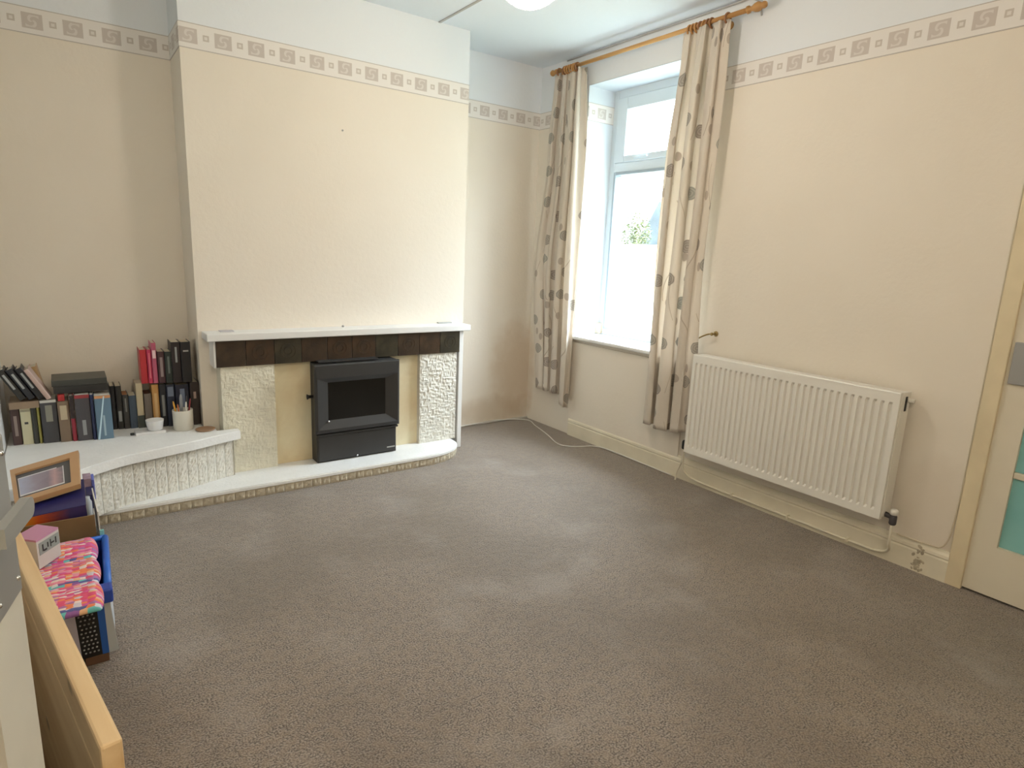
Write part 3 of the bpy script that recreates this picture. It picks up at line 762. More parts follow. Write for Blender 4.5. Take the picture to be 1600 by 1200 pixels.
curtain('curtain', [(0, -0.265), (0.25, -0.225), (0.6, -0.125), (1, -0.195)], [(0, -0.575), (0.25, -0.60), (0.6, -0.60), (1, -0.60)],
        [(0, 2.31), (0.62, 2.31), (0.72, 2.30), (1, 2.40)], 4, [(0, 0.020), (0.15, 0.032), (1, 0.038)], 0.4, 2.625, 0.80,
        'floral print cream curtain gathered at the corner side of the window, its hem trailing lower', 1.3)
curtain('curtain', [(0, -1.43), (0.3, -1.385), (0.6, -1.385), (1, -1.405)], [(0, -1.74), (0.3, -1.745), (0.6, -1.735), (1, -1.747)],
        [(0, 2.30), (0.5, 2.31), (1, 2.30)], 3, [(0, 0.022), (0.15, 0.042), (1, 0.050)], 2.4, 2.625, 0.80,
        'floral print cream curtain hanging straight beside the radiator', 4.1, -0.105)

# tieback hook
hk = empty('tieback_hook', (0, -1.775, 0.93), 'small brass curtain tieback hook on the wall above the radiator', 'hook')
tb('hook_arm', smooth_pts([(0, -1.80, 0.945), (-0.03, -1.80, 0.945), (-0.05, -1.775, 0.940), (-0.06, -1.73, 0.915), (-0.055, -1.70, 0.895)]), 0.0045, BRASS, hk)
bm = bmesh.new(); bmesh.ops.create_uvsphere(bm, u_segments=12, v_segments=8, radius=0.010, matrix=Matrix.Translation((-0.045, -1.803, 0.945))); link('hook_knob', bm, BRASS, hk, True)
bm = bmesh.new(); lathe(bm, [(0.016, 0), (0.016, -0.004), (0.010, -0.007)], (0, -1.80, 0.945), 12, 'X'); link('wall_plate', bm, BRASS, hk, True)

# ------------------------------------------------------------ relief stone
def relief(name, x0, x1, z0, z1, yf, yb, amp, seed, m, parent, res=0.007, vert=1.0):
    nx, nz = max(2, int((x1 - x0) / res)), max(2, int((z1 - z0) / res))
    bm = bmesh.new(); g = []
    for i in range(nx + 1):
        col = []
        for j in range(nz + 1):
            x, z = x0 + (x1 - x0) * i / nx, z0 + (z1 - z0) * j / nz
            a = noise.noise(Vector((x * 75, z * 28 * vert, seed)))
            b = noise.noise(Vector((x * 26, z * 80, seed + 9)))
            c = noise.noise(Vector((x * 12, z * 12, seed + 4)))
            h = max(a, b) * 0.9 + 0.3 * c
            edge = min(i, nx - i, j, nz - j)
            h = h * (0.25 if edge == 0 else 1)
            col.append(bm.verts.new((x, yf - amp * h, z)))
        g.append(col)
    for i in range(nx):
        for j in range(nz): bm.faces.new((g[i][j], g[i + 1][j], g[i + 1][j + 1], g[i][j + 1]))
    b = [bm.verts.new(p) for p in ((x0, yb, z0), (x1, yb, z0), (x1, yb, z1), (x0, yb, z1))]
    bm.faces.new(b[::-1])
    bm.faces.new([g[i][0] for i in range(nx + 1)][::-1] + [b[0], b[1]])
    bm.faces.new([g[i][-1] for i in range(nx + 1)] + [b[2], b[3]])
    bm.faces.new([g[0][j] for j in range(nz + 1)] + [b[3], b[0]])
    bm.faces.new([g[-1][j] for j in range(nz + 1)][::-1] + [b[1], b[2]])
    bmesh.ops.recalc_face_normals(bm, faces=bm.faces)
    return link(name, bm, m, parent)

# ------------------------------------------------------------ fireplace
HZ = 0.070
fp = empty('fireplace_surround', (-1.70, -0.322, 0), 'cream stone fireplace surround with a dark brown tiled lintel', 'fireplace')
relief('stone_column', -2.448, -2.163, HZ, 0.684, -0.435, -0.322, 0.0055, 3.0, STONE, fp)
relief('stone_column', -1.236, -0.956, HZ, 0.684, -0.435, -0.322, 0.010, 8.0, STONEP, fp, vert=1.6)
relief('back_panel', -2.163, -1.236, HZ, 0.684, -0.400, -0.322, 0.0025, 5.0, YELLOWP, fp, 0.02)
bx('lintel_backing', (-2.468, -0.440, 0.684), (-0.942, -0.322, 0.832), GROUT, fp)
bx('side_strip', (-2.478, -0.447, 0.684), (-2.468, -0.322, 0.832), WHITEP, fp)
bx('side_strip', (-0.942, -0.442, HZ * 0), (-0.910, -0.322, 0.832), WHITEP, fp, 0.003)
tm = None
n = 10; w = (2.468 - 0.942) / n
shared = {}
for k in range(n):
    x0 = -2.468 + k * w
    bm = bmesh.new(); box(bm, (-w / 2 + 0.0012, -0.010, 0.0012), (w / 2 - 0.0012, 0.0, 0.1465), 0.0022)
    if k not in (0, 3, 6, 8):
        # embossed rings on the patterned tiles
        for rr in (0.022, 0.042):
            pts = [(rr * math.cos(a * PI / 10), -0.0103, 0.074 + rr * math.sin(a * PI / 10)) for a in range(21)]
            tube(bm, pts, 0.0016, 5, False)
    o = link('lintel_tile', bm, TILES[(k * 2 + (k > 4)) % 3], fp, local=True)
    o.location = Vector((x0 + w / 2, -0.440, 0.6845)) - wloc(fp)
# mantel shelf
tag(bx('mantel_shelf', (-2.512, -0.475, 0.832), (-0.872, -0.322, 0.872), WHITEP, None, 0.005), 'long white painted mantel shelf above the dark tiles', 'shelf')
# small things left on the mantel
tag(bx('wall_bracket', (-1.06, -0.36, 0.872), (-0.955, -0.335, 0.881), SILVER, None, 0.002), 'thin grey metal strip lying at the right end of the mantel', 'bracket')
tag(bx('folded_paper', (-2.43, -0.40, 0.8725), (-2.36, -0.345, 0.877), mat('lilac_grey_paper', (0.55, 0.52, 0.56), 0.7), None, 0.001), 'small grey folded paper lying at the left end of the mantel', 'paper')
bm = bmesh.new(); bmesh.ops.create_icosphere(bm, subdivisions=2, radius=0.008, matrix=Matrix.Translation((-1.73, -0.37, 0.879)) @ Matrix.Diagonal((1, 1, 0.9, 1)))
tag(link('pebble', bm, mat('grey_pebble', (0.35, 0.34, 0.33), 0.7), None, True), 'tiny grey pebble near the middle of the mantel', 'pebble')

# hearth: white slab on a row of small buff stones
hp = empty('hearth', (-2.1, -0.55, 0), 'low white hearth slab edged with small buff stones', 'hearth')
curve = [(-3.39, -0.688), (-1.30, -0.688)] + [(-1.30 + 0.315 * math.sin(a), -0.478 - 0.21 * math.cos(a)) for a in [k * PI / 2 / 8 for k in range(1, 9)]] + [(-0.985, -0.40)]
poly = curve + [(-0.985, -0.36), (-0.985, -0.322), (-2.53, -0.322), (-2.53, -0.002), (-3.39, -0.002)]
bm = bmesh.new(); prism(bm, poly, 0.050, HZ)
es = [e for e in bm.edges if all(abs(v.co.z - HZ) < 1e-5 for v in e.verts)]
bmesh.ops.bevel(bm, geom=es, offset=0.005, segments=2, affect='EDGES')
link('hearth_slab', bm, HEARTHW, hp)
# core
bm = bmesh.new(); prism(bm, [(x, min(y + 0.02, -0.34)) if y < -0.35 else (x, y) for x, y in poly], 0.0, 0.050); link('hearth_core', bm, GROUT, hp)
# walk the curve for stones
def walk(pts, step):
    out = []; P = [Vector((x, y, 0)) for x, y in pts]; d = step / 2; acc = 0
    for a, b in zip(P, P[1:]):
        L = (b - a).length
        while acc + L >= d:
            out.append((a + (b - a) * ((d - acc) / L), (b - a).normalized())); d += step
        acc += L
    return out
def stone_mesh(name, w, h, dep, seed, amp):
    bm = bmesh.new(); n, m_ = 5, 4
    g = [[bm.verts.new((-w / 2 + w * i / n, -amp * (0.3 if i in (0, n) or j in (0, m_) else noise.noise(Vector((i * 1.7, j * 1.9, seed))) + 0.9), h * j / m_)) for j in range(m_ + 1)] for i in range(n + 1)]
    for i in range(n):
        for j in range(m_): bm.faces.new((g[i][j], g[i + 1][j], g[i + 1][j + 1], g[i][j + 1]))
    b = [bm.verts.new(p) for p in ((-w / 2, dep, 0), (w / 2, dep, 0), (w / 2, dep, h), (-w / 2, dep, h))]
    bm.faces.new(b[::-1]); bm.faces.new([r[0] for r in g][::-1] + [b[0], b[1]]); bm.faces.new([r[-1] for r in g] + [b[2], b[3]])
    bm.faces.new(list(g[0]) + [b[3], b[0]]); bm.faces.new(list(g[-1])[::-1] + [b[1], b[2]])
    bmesh.ops.recalc_face_normals(bm, faces=bm.faces)
    me = bpy.data.meshes.new(name); bm.to_mesh(me); bm.free(); return me
svar = [stone_mesh('edging_stone', 0.0505, 0.049, 0.016, s, 0.007) for s in range(5)]
for me in svar: me.materials.append(EDGE_ST)
for k, (p, d) in enumerate(walk(curve[:-1], 0.052)):
    o = bpy.data.objects.new('edging_stone', svar[k % 5]); C.objects.link(o); o.parent = hp
    nrm = Vector((-d.y, d.x, 0))
    o.location = p + nrm * 0.010 - wloc(hp); o.rotation_euler = (0, 0, math.atan2(d.y, d.x))

# raised ledge filling the alcove
LZ = 0.335
ld = empty('alcove_ledge', (-2.95, -0.3, HZ), 'raised white ledge with a curved front and textured stone strips, left of the fireplace', 'ledge')
lc = smooth_pts([(-3.398, -0.975, 0), (-3.28, -0.935, 0), (-3.16, -0.862, 0), (-3.06, -0.775, 0), (-2.94, -0.70, 0), (-2.81, -0.655, 0), (-2.63, -0.598, 0), (-2.50, -0.545, 0), (-2.375, -0.500, 0)], 5)
lc2 = [(v.x, v.y) for v in lc]
poly = lc2 + [(-2.375, -0.436), (-2.452, -0.436), (-2.478, -0.436), (-2.53, -0.322), (-2.53, -0.002), (-3.398, -0.002)]
poly = lc2 + [(-2.375, -0.450), (-2.450, -0.450), (-2.450, -0.450 + 0.002), (-2.482, -0.448), (-2.482, -0.324), (-2.532, -0.324), (-2.532, -0.002), (-3.398, -0.002)]
bm = bmesh.new(); prism(bm, poly, LZ - 0.048, LZ)
es = [e for e in bm.edges if all(abs(v.co.z - LZ) < 1e-5 for v in e.verts)]
bmesh.ops.bevel(bm, geom=es, offset=0.004, segments=2, affect='EDGES')
link('ledge_top', bm, HEARTHW, ld)
inner = [(x, y + 0.062) for x, y in lc2[:-1]] + [(-2.410, -0.452)]
inner = [p for p in inner if p[0] < -2.408] + [(-2.408, -0.4725), (-2.408, -0.452)]
ipoly = inner + [(-2.484, -0.452), (-2.484, -0.326), (-2.534, -0.326), (-2.534, -0.004), (-3.396, -0.004)]
bm = bmesh.new(); prism(bm, ipoly, HZ + 0.0005, LZ - 0.048); link('ledge_core', bm, STONEP, ld)
pan = [(x, y + 0.050) for x, y in lc2]
pan = [p for p in pan if p[0] < -2.41] + [(-2.408, -0.462)]
tv = []
for s in range(4):
    bm = bmesh.new(); nx, nz = 6, 22; W_, Hh = 0.0505, LZ - 0.048 - HZ - 0.001
    g = [[bm.verts.new((-W_ / 2 + W_ * i / nx, -0.004 - (0 if i in (0, nx) else 0.0055 * (noise.noise(Vector((i * 1.3, j * 0.9, s * 7.0))) + 0.35)), Hh * j / nz)) for j in range(nz + 1)] for i in range(nx + 1)]
    for i in range(nx):
        for j in range(nz): bm.faces.new((g[i][j], g[i + 1][j], g[i + 1][j + 1], g[i][j + 1]))
    b = [bm.verts.new(p) for p in ((-W_ / 2, 0.010, 0), (W_ / 2, 0.010, 0), (W_ / 2, 0.010, Hh), (-W_ / 2, 0.010, Hh))]
    bm.faces.new(b[::-1]); bm.faces.new([r[0] for r in g][::-1] + [b[0], b[1]]); bm.faces.new([r[-1] for r in g] + [b[2], b[3]])
    bm.faces.new(list(g[0]) + [b[3], b[0]]); bm.faces.new(list(g[-1])[::-1] + [b[1], b[2]])
    bmesh.ops.recalc_face_normals(bm, faces=bm.faces)
    me = bpy.data.meshes.new('stone_strip'); bm.to_mesh(me); bm.free(); me.materials.append(STONEP); tv.append(me)
for k, (p, d) in enumerate(walk(pan, 0.0525)):
    o = bpy.data.objects.new('stone_strip', tv[k % 4]); C.objects.link(o); o.parent = ld
    o.location = Vector((p.x, p.y, HZ + 0.0005)) - wloc(ld); o.rotation_euler = (0, 0, math.atan2(d.y, d.x))

# ------------------------------------------------------------ stove
st = empty('wood_stove', (-1.70, -0.47, HZ), 'charcoal inset stove with a dark glass door standing on the white hearth', 'stove')
bm = bmesh.new(); box(bm, (-1.950, -0.500, HZ), (-1.435, -0.4045, 0.678), 0.004); link('stove_body', bm, IRON2, st)
# flared door frame: outer rectangle, mid crease, recessed glass
def frame_mesh():
    bm = bmesh.new()
    def rect(x0, x1, z0, z1, y): return [bm.verts.new(p) for p in ((x0, y, z0), (x1, y, z0), (x1, y, z1), (x0, y, z1))]
    r0 = rect(-1.965, -1.424, 0.256, 0.676, -0.500)
    r1 = rect(-1.965, -1.424, 0.256, 0.676, -0.522)
    r2 = rect(-1.958, -1.431, 0.263, 0.669, -0.530)
    r3 = rect(-1.950, -1.440, 0.282, 0.596, -0.534)
    r4 = rect(-1.878, -1.516, 0.334, 0.563, -0.508)
    for a, b in ((r0, r1), (r1, r2), (r2, r3), (r3, r4)):
        for i in range(4): bm.faces.new((a[i], a[(i + 1) % 4], b[(i + 1) % 4], b[i]))
    bmesh.ops.recalc_face_normals(bm, faces=bm.faces)
    return bm
df = link('stove_door', frame_mesh(), IRON, st)
bx('door_glass', (-1.880, -0.509, 0.332), (-1.514, -0.502, 0.565), STOVEG, df)
bx('ash_drawer', (-1.945, -0.512, 0.080), (-1.441, -0.470, 0.238), IRON, st, 0.006)
bx('ash_lip', (-1.955, -0.520, 0.238), (-1.431, -0.49, 0.250), IRON2, st, 0.002)
tb('drawer_pin', [(-1.705, -0.514, 0.088), (-1.705, -0.520, 0.088)], 0.006, CHROME, st)
bx('silver_badge', (-1.505, -0.5145, 0.105), (-1.450, -0.511, 0.113), SILVER, st)
bm = bmesh.new(); bmesh.ops.create_uvsphere(bm, u_segments=12, v_segments=8, radius=0.007, matrix=Matrix.Translation((-1.882, -0.519, 0.328))); link('door_catch', bm, CHROME, st, True)
hdl = tb('side_knob', [(-1.955, -0.47, 0.480), (-1.982, -0.47, 0.480), (-1.992, -0.47, 0.480)], [0.008, 0.010, 0.017], BLACK, st, 10)
bx('top_plate', (-1.93, -0.505, 0.6845), (-1.56, -0.441, 0.692), IRON2, st)

# ------------------------------------------------------------ books
BK = {}
def bmat(c, c2=None, rough=0.4):
    k = (c, c2)
    if k not in BK: BK[k] = mat('book_cloth', c, rough, col2=c2, vscale=25) if c2 else mat('book_cloth', c, rough)
    return BK[k]
def book(x, y, z, w, h, d, col, label, cat='book', group=None, tilt=0.0, yaw=0.0, title=None, pages=PAGES, band=None, flat=False, pitch=0.0):
    """upright book, spine towards -Y; origin at the foot of the spine"""
    e = empty('book', (x, y, z), label, cat, group, None, (pitch, tilt, yaw))
    t = min(0.0025, w * 0.15)
    bm = bmesh.new()
    # cover: rounded spine + two boards
    sp = [(-w / 2, 0.004), (-w / 2 + t, 0.0012), (-w / 6, 0), (w / 6, 0), (w / 2 - t, 0.0012), (w / 2, 0.004)]
    outer = sp + [(w / 2, d)]; inner = [(w / 2 - t, d), (w / 2 - t, 0.006), (-w / 2 + t, 0.006), (-w / 2 + t, d)]
    loop = [(-w / 2, d)] + sp + [(w / 2, d)] + inner
    prism(bm, loop, 0, h)
    link('cover', bm, bmat(*col) if isinstance(col[0], tuple) else bmat(col), e, local=True)
    bm = bmesh.new(); box(bm, (-w / 2 + t, 0.0055, 0.003), (w / 2 - t, d - 0.005, h - 0.004)); link('pages', bm, pages, e, local=True)
    if title:
        c, z0, z1, ww = title
        bm = bmesh.new(); box(bm, (-w * ww / 2, -0.0006, h * z0), (w * ww / 2, 0.0005, h * z1)); link('spine_title', bm, bmat(c), e, local=True)
    if band:
        c, z0, z1 = band
        bm = bmesh.new(); box(bm, (-w * .49, -0.0004, h * z0), (w * .49, 0.004, h * z1)); link('spine_band', bm, bmat(c), e, local=True)
    return e
K1, K2, K3 = (0.018, 0.018, 0.020), (0.030, 0.030, 0.028), (0.022, 0.024, 0.030)
GR = (0.36, 0.36, 0.36)
front = [
 (-3.352, -0.284, 0.036, 0.184, (0.085, 0.050, 0.048), ((0.30, 0.24, 0.22), .25, .8, .35), None, 'dark maroon-brown book, first upright at the wall end of the ledge'),
 (-3.310, -0.292, 0.042, 0.184, (0.62, 0.60, 0.42), ((0.05, 0.05, 0.05), .56, .62, .35), ((0.38, 0.36, 0.26), .90, .95), 'pale cream book with a small black emblem on its spine'),
 (-3.277, -0.299, 0.021, 0.184, (0.04, 0.042, 0.035), None, None, 'slim black book between the cream and the yellow-edged books'),
 (-3.260, -0.302, 0.011, 0.183, (0.30, 0.28, 0.07), None, None, 'very thin yellow-green book beside the wide charcoal book'),
 (-3.217, -0.310, 0.066, 0.219, (0.060, 0.060, 0.068), ((0.26, 0.26, 0.22), .5, .88, .42), ((0.55, 0.55, 0.52), .94, 1.0), 'wide charcoal book with a white-topped spine'),
 (-3.158, -0.323, 0.046, 0.209, (0.22, 0.16, 0.11), ((0.50, 0.43, 0.30), .55, .9, .6), None, 'tan and brown book under a red tab'),
 (-3.122, -0.330, 0.018, 0.236, (0.30, 0.03, 0.05), None, ((0.04, 0.03, 0.03), .5, 1.0), 'thin dark red book beside the tan one'),
 (-3.078, -0.338, 0.063, 0.237, (0.075, 0.073, 0.085), ((0.30, 0.32, 0.34), .12, .45, .25), ((0.34, 0.05, 0.06), .93, 1.0), 'thick slate grey book with a red top edge'),
 (-3.038, -0.347, 0.014, 0.236, (0.02, 0.03, 0.09), None, None, 'slim navy book beside the blue one'),
 (-2.993, -0.356, 0.070, 0.229, (0.13, 0.22, 0.31), ((0.35, 0.48, 0.56), .08, .55, .12), ((0.62, 0.30, 0.14), .94, 1.0), 'thick slate blue book with an orange top band, last of the front row'),
]
for x, y, w, h, c, ti, ba, lab in front:
    book(x, y, LZ, w, h, 0.14, c, lab, title=ti, band=ba, pages=PAGESW, group=None)
# pale ribbon across the blue book
tag(slab4('ribbon', [(-2.9895, -0.3590, LZ + 0.226), (-2.984, -0.3590, LZ + 0.226), (-3.018, -0.3590, LZ + 0.002), (-3.026, -0.3590, LZ + 0.002)], 0.0006, bmat((0.55, 0.75, 0.85))), 'pale blue ribbon running diagonally over the slate blue book', 'ribbon')
back = [
 (-2.941, -0.186, 0.022, 0.240, K1, None, 'black book with pale page tops, first right of the blue book', PAGES),
 (-2.914, -0.192, 0.028, 0.239, K2, ((0.34, 0.36, 0.36), .18, .42, .5), 'black book with a small grey motif low on the spine', PAGES),
 (-2.885, -0.199, 0.028, 0.189, (0.05, 0.048, 0.045), ((0.22, 0.22, 0.2), .5, .9, .25), 'short charcoal book with rust coloured top', mat('rust_pages', (0.42, 0.18, 0.08), .8)),
 (-2.853, -0.206, 0.035, 0.183, (0.065, 0.095, 0.135), None, 'short dusty blue book left of the tall cream one', PAGES),
 (-2.819, -0.214, 0.032, 0.250, (0.58, 0.50, 0.34), ((0.05, 0.06, 0.05), .0, .28, .98), 'tall cream book with a dark foot to its spine', PAGES),
 (-2.782, -0.222, 0.036, 0.190, (0.17, 0.145, 0.12), None, 'short grey-brown book right of the tall cream one', mat('dark_red_pages', (0.16, 0.06, 0.035), .8)),
 (-2.745, -0.231, 0.033, 0.239, (0.50, 0.27, 0.09), ((0.62, 0.42, 0.2), .2, .8, .4), 'tall orange-tan book below the red books', PAGES),
 (-2.710, -0.239, 0.032, 0.239, K3, ((0.22, 0.23, 0.22), .25, .75, .4), 'tall black book with a grey spine title, right of the orange-tan one', PAGES),
 (-2.673, -0.248, 0.040, 0.236, (0.022, 0.030, 0.055), ((0.14, 0.17, 0.24), .72, .95, .7), 'navy-black book behind the pen pot', PAGES),
 (-2.617, -0.260, 0.066, 0.234, (0.02, 0.024, 0.045), ((0.20, 0.24, 0.34), .45, .9, .35), 'wide midnight blue book behind the pen pot', PAGES),
 (-2.557, -0.274, 0.044, 0.245, (0.035, 0.024, 0.020), ((0.42, 0.30, 0.24), .62, .78, .3), 'dark brown book at the chimney end of the lower row', PAGES),
]
for x, y, w, h, c, ti, lab, pg in back:
    book(x, y, LZ, w, h, 0.13, c, lab, title=ti, pages=pg)
top = [
 (-2.788, -0.221, 0.031, 0.186, (0.50, 0.035, 0.045), None, 'bright red book, leftmost of the upper stack', PAGES),
 (-2.760, -0.227, 0.021, 0.186, (0.50, 0.04, 0.10), ((0.70, 0.20, 0.25), .15, .9, .25), 'crimson book beside the bright red one', PAGES),
 (-2.737, -0.233, 0.022, 0.222, (0.52, 0.12, 0.20), ((0.80, 0.60, 0.62), .62, .82, .7), 'taller pink and white book right of the crimson one', PAGES),
 (-2.706, -0.240, 0.033, 0.174, (0.075, 0.035, 0.042), ((0.32, 0.26, 0.26), .2, .82, .4), 'short dark maroon book of the upper stack', PAGES),
 (-2.672, -0.248, 0.033, 0.173, (0.030, 0.042, 0.038), ((0.15, 0.18, 0.17), .3, .85, .3), 'short black-green book of the upper stack', PAGES),
 (-2.634, -0.256, 0.044, 0.225, (0.030, 0.022, 0.024), ((0.34, 0.36, 0.36), .5, .88, .22), 'tall black book with a silver spine title, upper stack', PAGES),
 (-2.587, -0.267, 0.048, 0.225, K1, ((0.42, 0.42, 0.40), .76, .80, .55), 'tall black book against the chimney breast, end of the upper stack', PAGES),
]
for x, y, w, h, c, ti, lab, pg in top:
    zz = 0.5825 if x > -2.72 else 0.5825
    book(x, y, zz, w, h, 0.13, c, lab, title=ti, pages=pg)
# book lying flat on the first three, and the leaning ones above it
def flat_book(x0, x1, y0, y1, z, th, col, label, pages=PAGES):
    e = empty('book', ((x0 + x1) / 2, (y0 + y1) / 2, z), label, 'book')
    t = 0.0025
    boxes('cover', [((x0, y0, z), (x1, y1, z + t)), ((x0, y0, z + th - t), (x1, y1, z + th)), ((x0, y0, z + t), (x1, y0 + 0.004, z + th - t))], bmat(col), e)
    bx('pages', (x0 + 0.004, y0 + 0.005, z + t), (x1 - 0.004, y1 - 0.005, z + th - t), pages, e)
    return e
flat_book(-3.368, -3.252, -0.306, -0.14, 0.5198, 0.034, (0.30, 0.22, 0.15), 'brown book lying flat on the first upright books')
flat_book(-3.190, -2.960, -0.290, -0.10, 0.5765, 0.036, (0.035, 0.035, 0.034), 'large black book lying flat on the front row')
flat_book(-3.195, -2.963, -0.285, -0.09, 0.6130, 0.030, (0.055, 0.058, 0.052), 'large dark grey book lying flat on top of the black one')
lean = math.radians(-27)
for k, (dx, c, lab, w, h) in enumerate((
    (0.0, K2, 'black book leaning on the wall above the flat brown book, nearest the wall', 0.028, 0.165),
    (0.034, K3, 'black book with a grey title leaning in the middle of the alcove corner stack', 0.028, 0.168),
    (0.068, K1, 'third leaning black book, next to the pink-spined one', 0.026, 0.172),
    (0.096, (0.52, 0.38, 0.33), 'pinkish book leaning against the black leaning ones', 0.020, 0.170))):
    book(-3.312 + dx * 1.06, -0.300 - 0.004 * k, 0.5545 + 0.006 * (w > 0.021) + 0.0055, w, h, 0.12, c, lab, tilt=lean, title=((0.38, 0.40, 0.40), .35, .85, .35) if k < 3 else None, pages=PAGES)
book(-3.205, -0.135, LZ, 0.030, 0.365, 0.11, (0.55, 0.36, 0.18), 'tall ochre book standing at the very back behind the leaning ones', tilt=math.radians(-10), pages=PAGES)
tag(bx('red_tab', (-3.176, -0.318, LZ + 0.2096), (-3.148, -0.250, LZ + 0.2396), mat('red_card', (0.42, 0.03, 0.03), 0.6), None, 0.003), 'small red box on top of the tan and brown book', 'box')

# pot with pens and brushes
pot = empty('pen_pot', (-2.632, -0.338, LZ), 'off-white cylindrical pot holding pens and brushes', 'pot')
bm = bmesh.new(); lathe(bm, [(0.046, 0), (0.050, 0.003), (0.051, 0.108), (0.0505, 0.112), (0.047, 0.112), (0.046, 0.010), (0.001, 0.008)], (-2.632, -0.338, LZ), 24); link('pot_wall', bm, mat('offwhite_ceramic', (0.72, 0.70, 0.62), 0.4), pot, True)
pens = [(-0.030, -0.012, -0.012, 0.0, 0.165, 0.0045, (0.75, 0.38, 0.05), 'orange pencil standing in the pot'), (-0.018, -0.022, -0.006, 0, 0.150, 0.004, (0.55, 0.16, 0.05), 'rust coloured pencil standing in the pot'),
        (-0.008, 0.004, 0.004, 0, 0.195, 0.008, (0.35, 0.38, 0.42), 'grey brush, tallest in the pot'), (0.012, -0.020, 0.004, 0, 0.158, 0.005, (0.80, 0.80, 0.76), 'white pen standing in the pot'),
        (0.026, -0.006, 0.012, 0, 0.170, 0.0045, (0.28, 0.05, 0.06), 'dark red pen standing in the pot'), (0.018, 0.018, 0.008, 0, 0.180, 0.004, (0.06, 0.06, 0.07), 'black pen at the back of the pot')]
for ax, ay, sx, sy, L, r, c, lab in pens:
    tag(tb('pen', [(-2.632 + ax * 0.7, -0.338 + ay, LZ + 0.012), (-2.632 + ax + sx, -0.338 + ay * 1.2, LZ + L * 0.9), (-2.632 + ax + sx * 1.2, -0.338 + ay * 1.25, LZ + L)], [r, r, r * 0.5], mat('pen_colour', c, 0.4)), lab, 'pen', 'pens in the pot')
# bowl on a pale book
tag(bx('white_notebook', (-2.862, -0.372, LZ), (-2.722, -0.305, LZ + 0.014), mat('white_notebook_cover', (0.74, 0.74, 0.74), .5), None, 0.002), 'white notebook lying under the small white tub', 'notebook')
bm = bmesh.new(); lathe(bm, [(0.030, 0), (0.036, 0.004), (0.043, 0.050), (0.044, 0.056), (0.041, 0.056), (0.034, 0.010), (0.001, 0.008)], (-2.768, -0.336, LZ + 0.0145), 24)
tag(link('white_tub', bm, mat('white_ceramic', (0.78, 0.79, 0.80), 0.35), None, True), 'small white tub standing on the white notebook', 'tub')
tag(bx('black_eraser', (-2.885, -0.352, LZ), (-2.866, -0.336, LZ + 0.012), BLACK, None, 0.003), 'tiny black rubber beside the white notebook', 'eraser')
bm = bmesh.new(); lathe(bm, [(0.030, 0), (0.046, 0.002), (0.050, 0.008), (0.046, 0.008), (0.030, 0.004), (0.001, 0.004)], (-2.535, -0.408, LZ), 24)
tag(link('brown_dish', bm, mat('brown_ceramic', (0.36, 0.22, 0.13), 0.5), None, True), 'flat brown dish on the ledge right of the pen pot', 'dish')

# ------------------------------------------------------------ boxes and crate by the left wall
cb = empty('cardboard_box', (-3.19, -1.28, 0), 'open cardboard box by the left wall, side coloured shadow-brown, pale turned edge', 'box')
bx('box_wall', (-3.300, -1.604, 0.0), (-3.084, -1.598, 0.415), CARDD, cb)
bx('box_wall', (-3.300, -1.020, 0.0), (-3.084, -1.014, 0.30), CARD, cb)
bx('box_wall', (-3.306, -1.604, 0.0), (-3.300, -1.014, 0.38), CARD, cb)
bx('box_wall', (-3.084, -1.604, 0.0), (-3.078, -1.014, 0.30), CARDW, cb)
bx('box_floor', (-3.300, -1.598, 0.0), (-3.084, -1.020, 0.006), CARD, cb)
slab4('box_flap', [(-3.084, -1.42, 0.45), (-3.076, -1.606, 0.425), (-3.074, -1.604, 0.23), (-3.080, -1.42, 0.24)], 0.004, CARDW, cb)
# puzzle-like printed box
NAVYP = glossy_paper('navy_orange_print', [(0.0, (0.62, 0.28, 0.02)), (0.28, (0.55, 0.09, 0.01)), (0.55, (0.16, 0.03, 0.04)), (0.75, (0.03, 0.02, 0.10)), (1.0, (0.02, 0.015, 0.10))])
NAVY = mat('navy_card', (0.02, 0.02, 0.12), 0.4)
pz_ = empty('printed_box', (-3.19, -1.52, 0.33), 'navy box with an orange sunset print, lying under the framed picture', 'box')
slab4('box_front', [(-3.292, -1.565, 0.428), (-3.106, -1.575, 0.445), (-3.104, -1.580, 0.400), (-3.292, -1.570, 0.372)], 0.004, NAVYP, pz_, True)
slab4('box_lid', [(-3.290, -1.36, 0.462), (-3.104, -1.36, 0.470), (-3.105, -1.574, 0.447), (-3.292, -1.564, 0.430)], 0.004, NAVY, pz_, True)
bx('box_tray', (-3.288, -1.560, 0.372), (-3.108, -1.365, 0.425), NAVY, pz_)
# framed picture resting on it
pf = empty('framed_picture', (-3.22, -1.3, 0.45), 'picture in a tan wooden frame with a dark grey mount, leaning on the boxes', 'picture')
TL, TR, BR, BL = Vector((-3.325, -1.20, 0.468)), Vector((-3.112, -1.20, 0.512)), Vector((-3.116, -1.47, 0.468)), Vector((-3.300, -1.50, 0.440))
TL.z += .012; TR.z += .012; BR.z += .010; BL.z += .010
def lerp4(u, v, up=0): 
    p = TL * (1 - u) * (1 - v) + TR * u * (1 - v) + BR * u * v + BL * (1 - u) * v
    return p + Vector((0, -0.25, 0.97)) * up
slab4('frame_backing', [lerp4(0, 0), lerp4(1, 0), lerp4(1, 1), lerp4(0, 1)], 0.006, CARD, pf)
bars = [((0, 0), (1, 0), (1, .16), (0, .16)), ((0, .88), (1, .88), (1, 1), (0, 1)), ((.86, .16), (1, .16), (1, .88), (.86, .88)), ((0, .16), (.06, .16), (.06, .88), (0, .88))]
for q in bars: slab4('frame_bar', [lerp4(u, v, 0.014) for u, v in q], 0.013, mat('tan_frame_wood', (0.50, 0.30, 0.15), 0.5), pf)
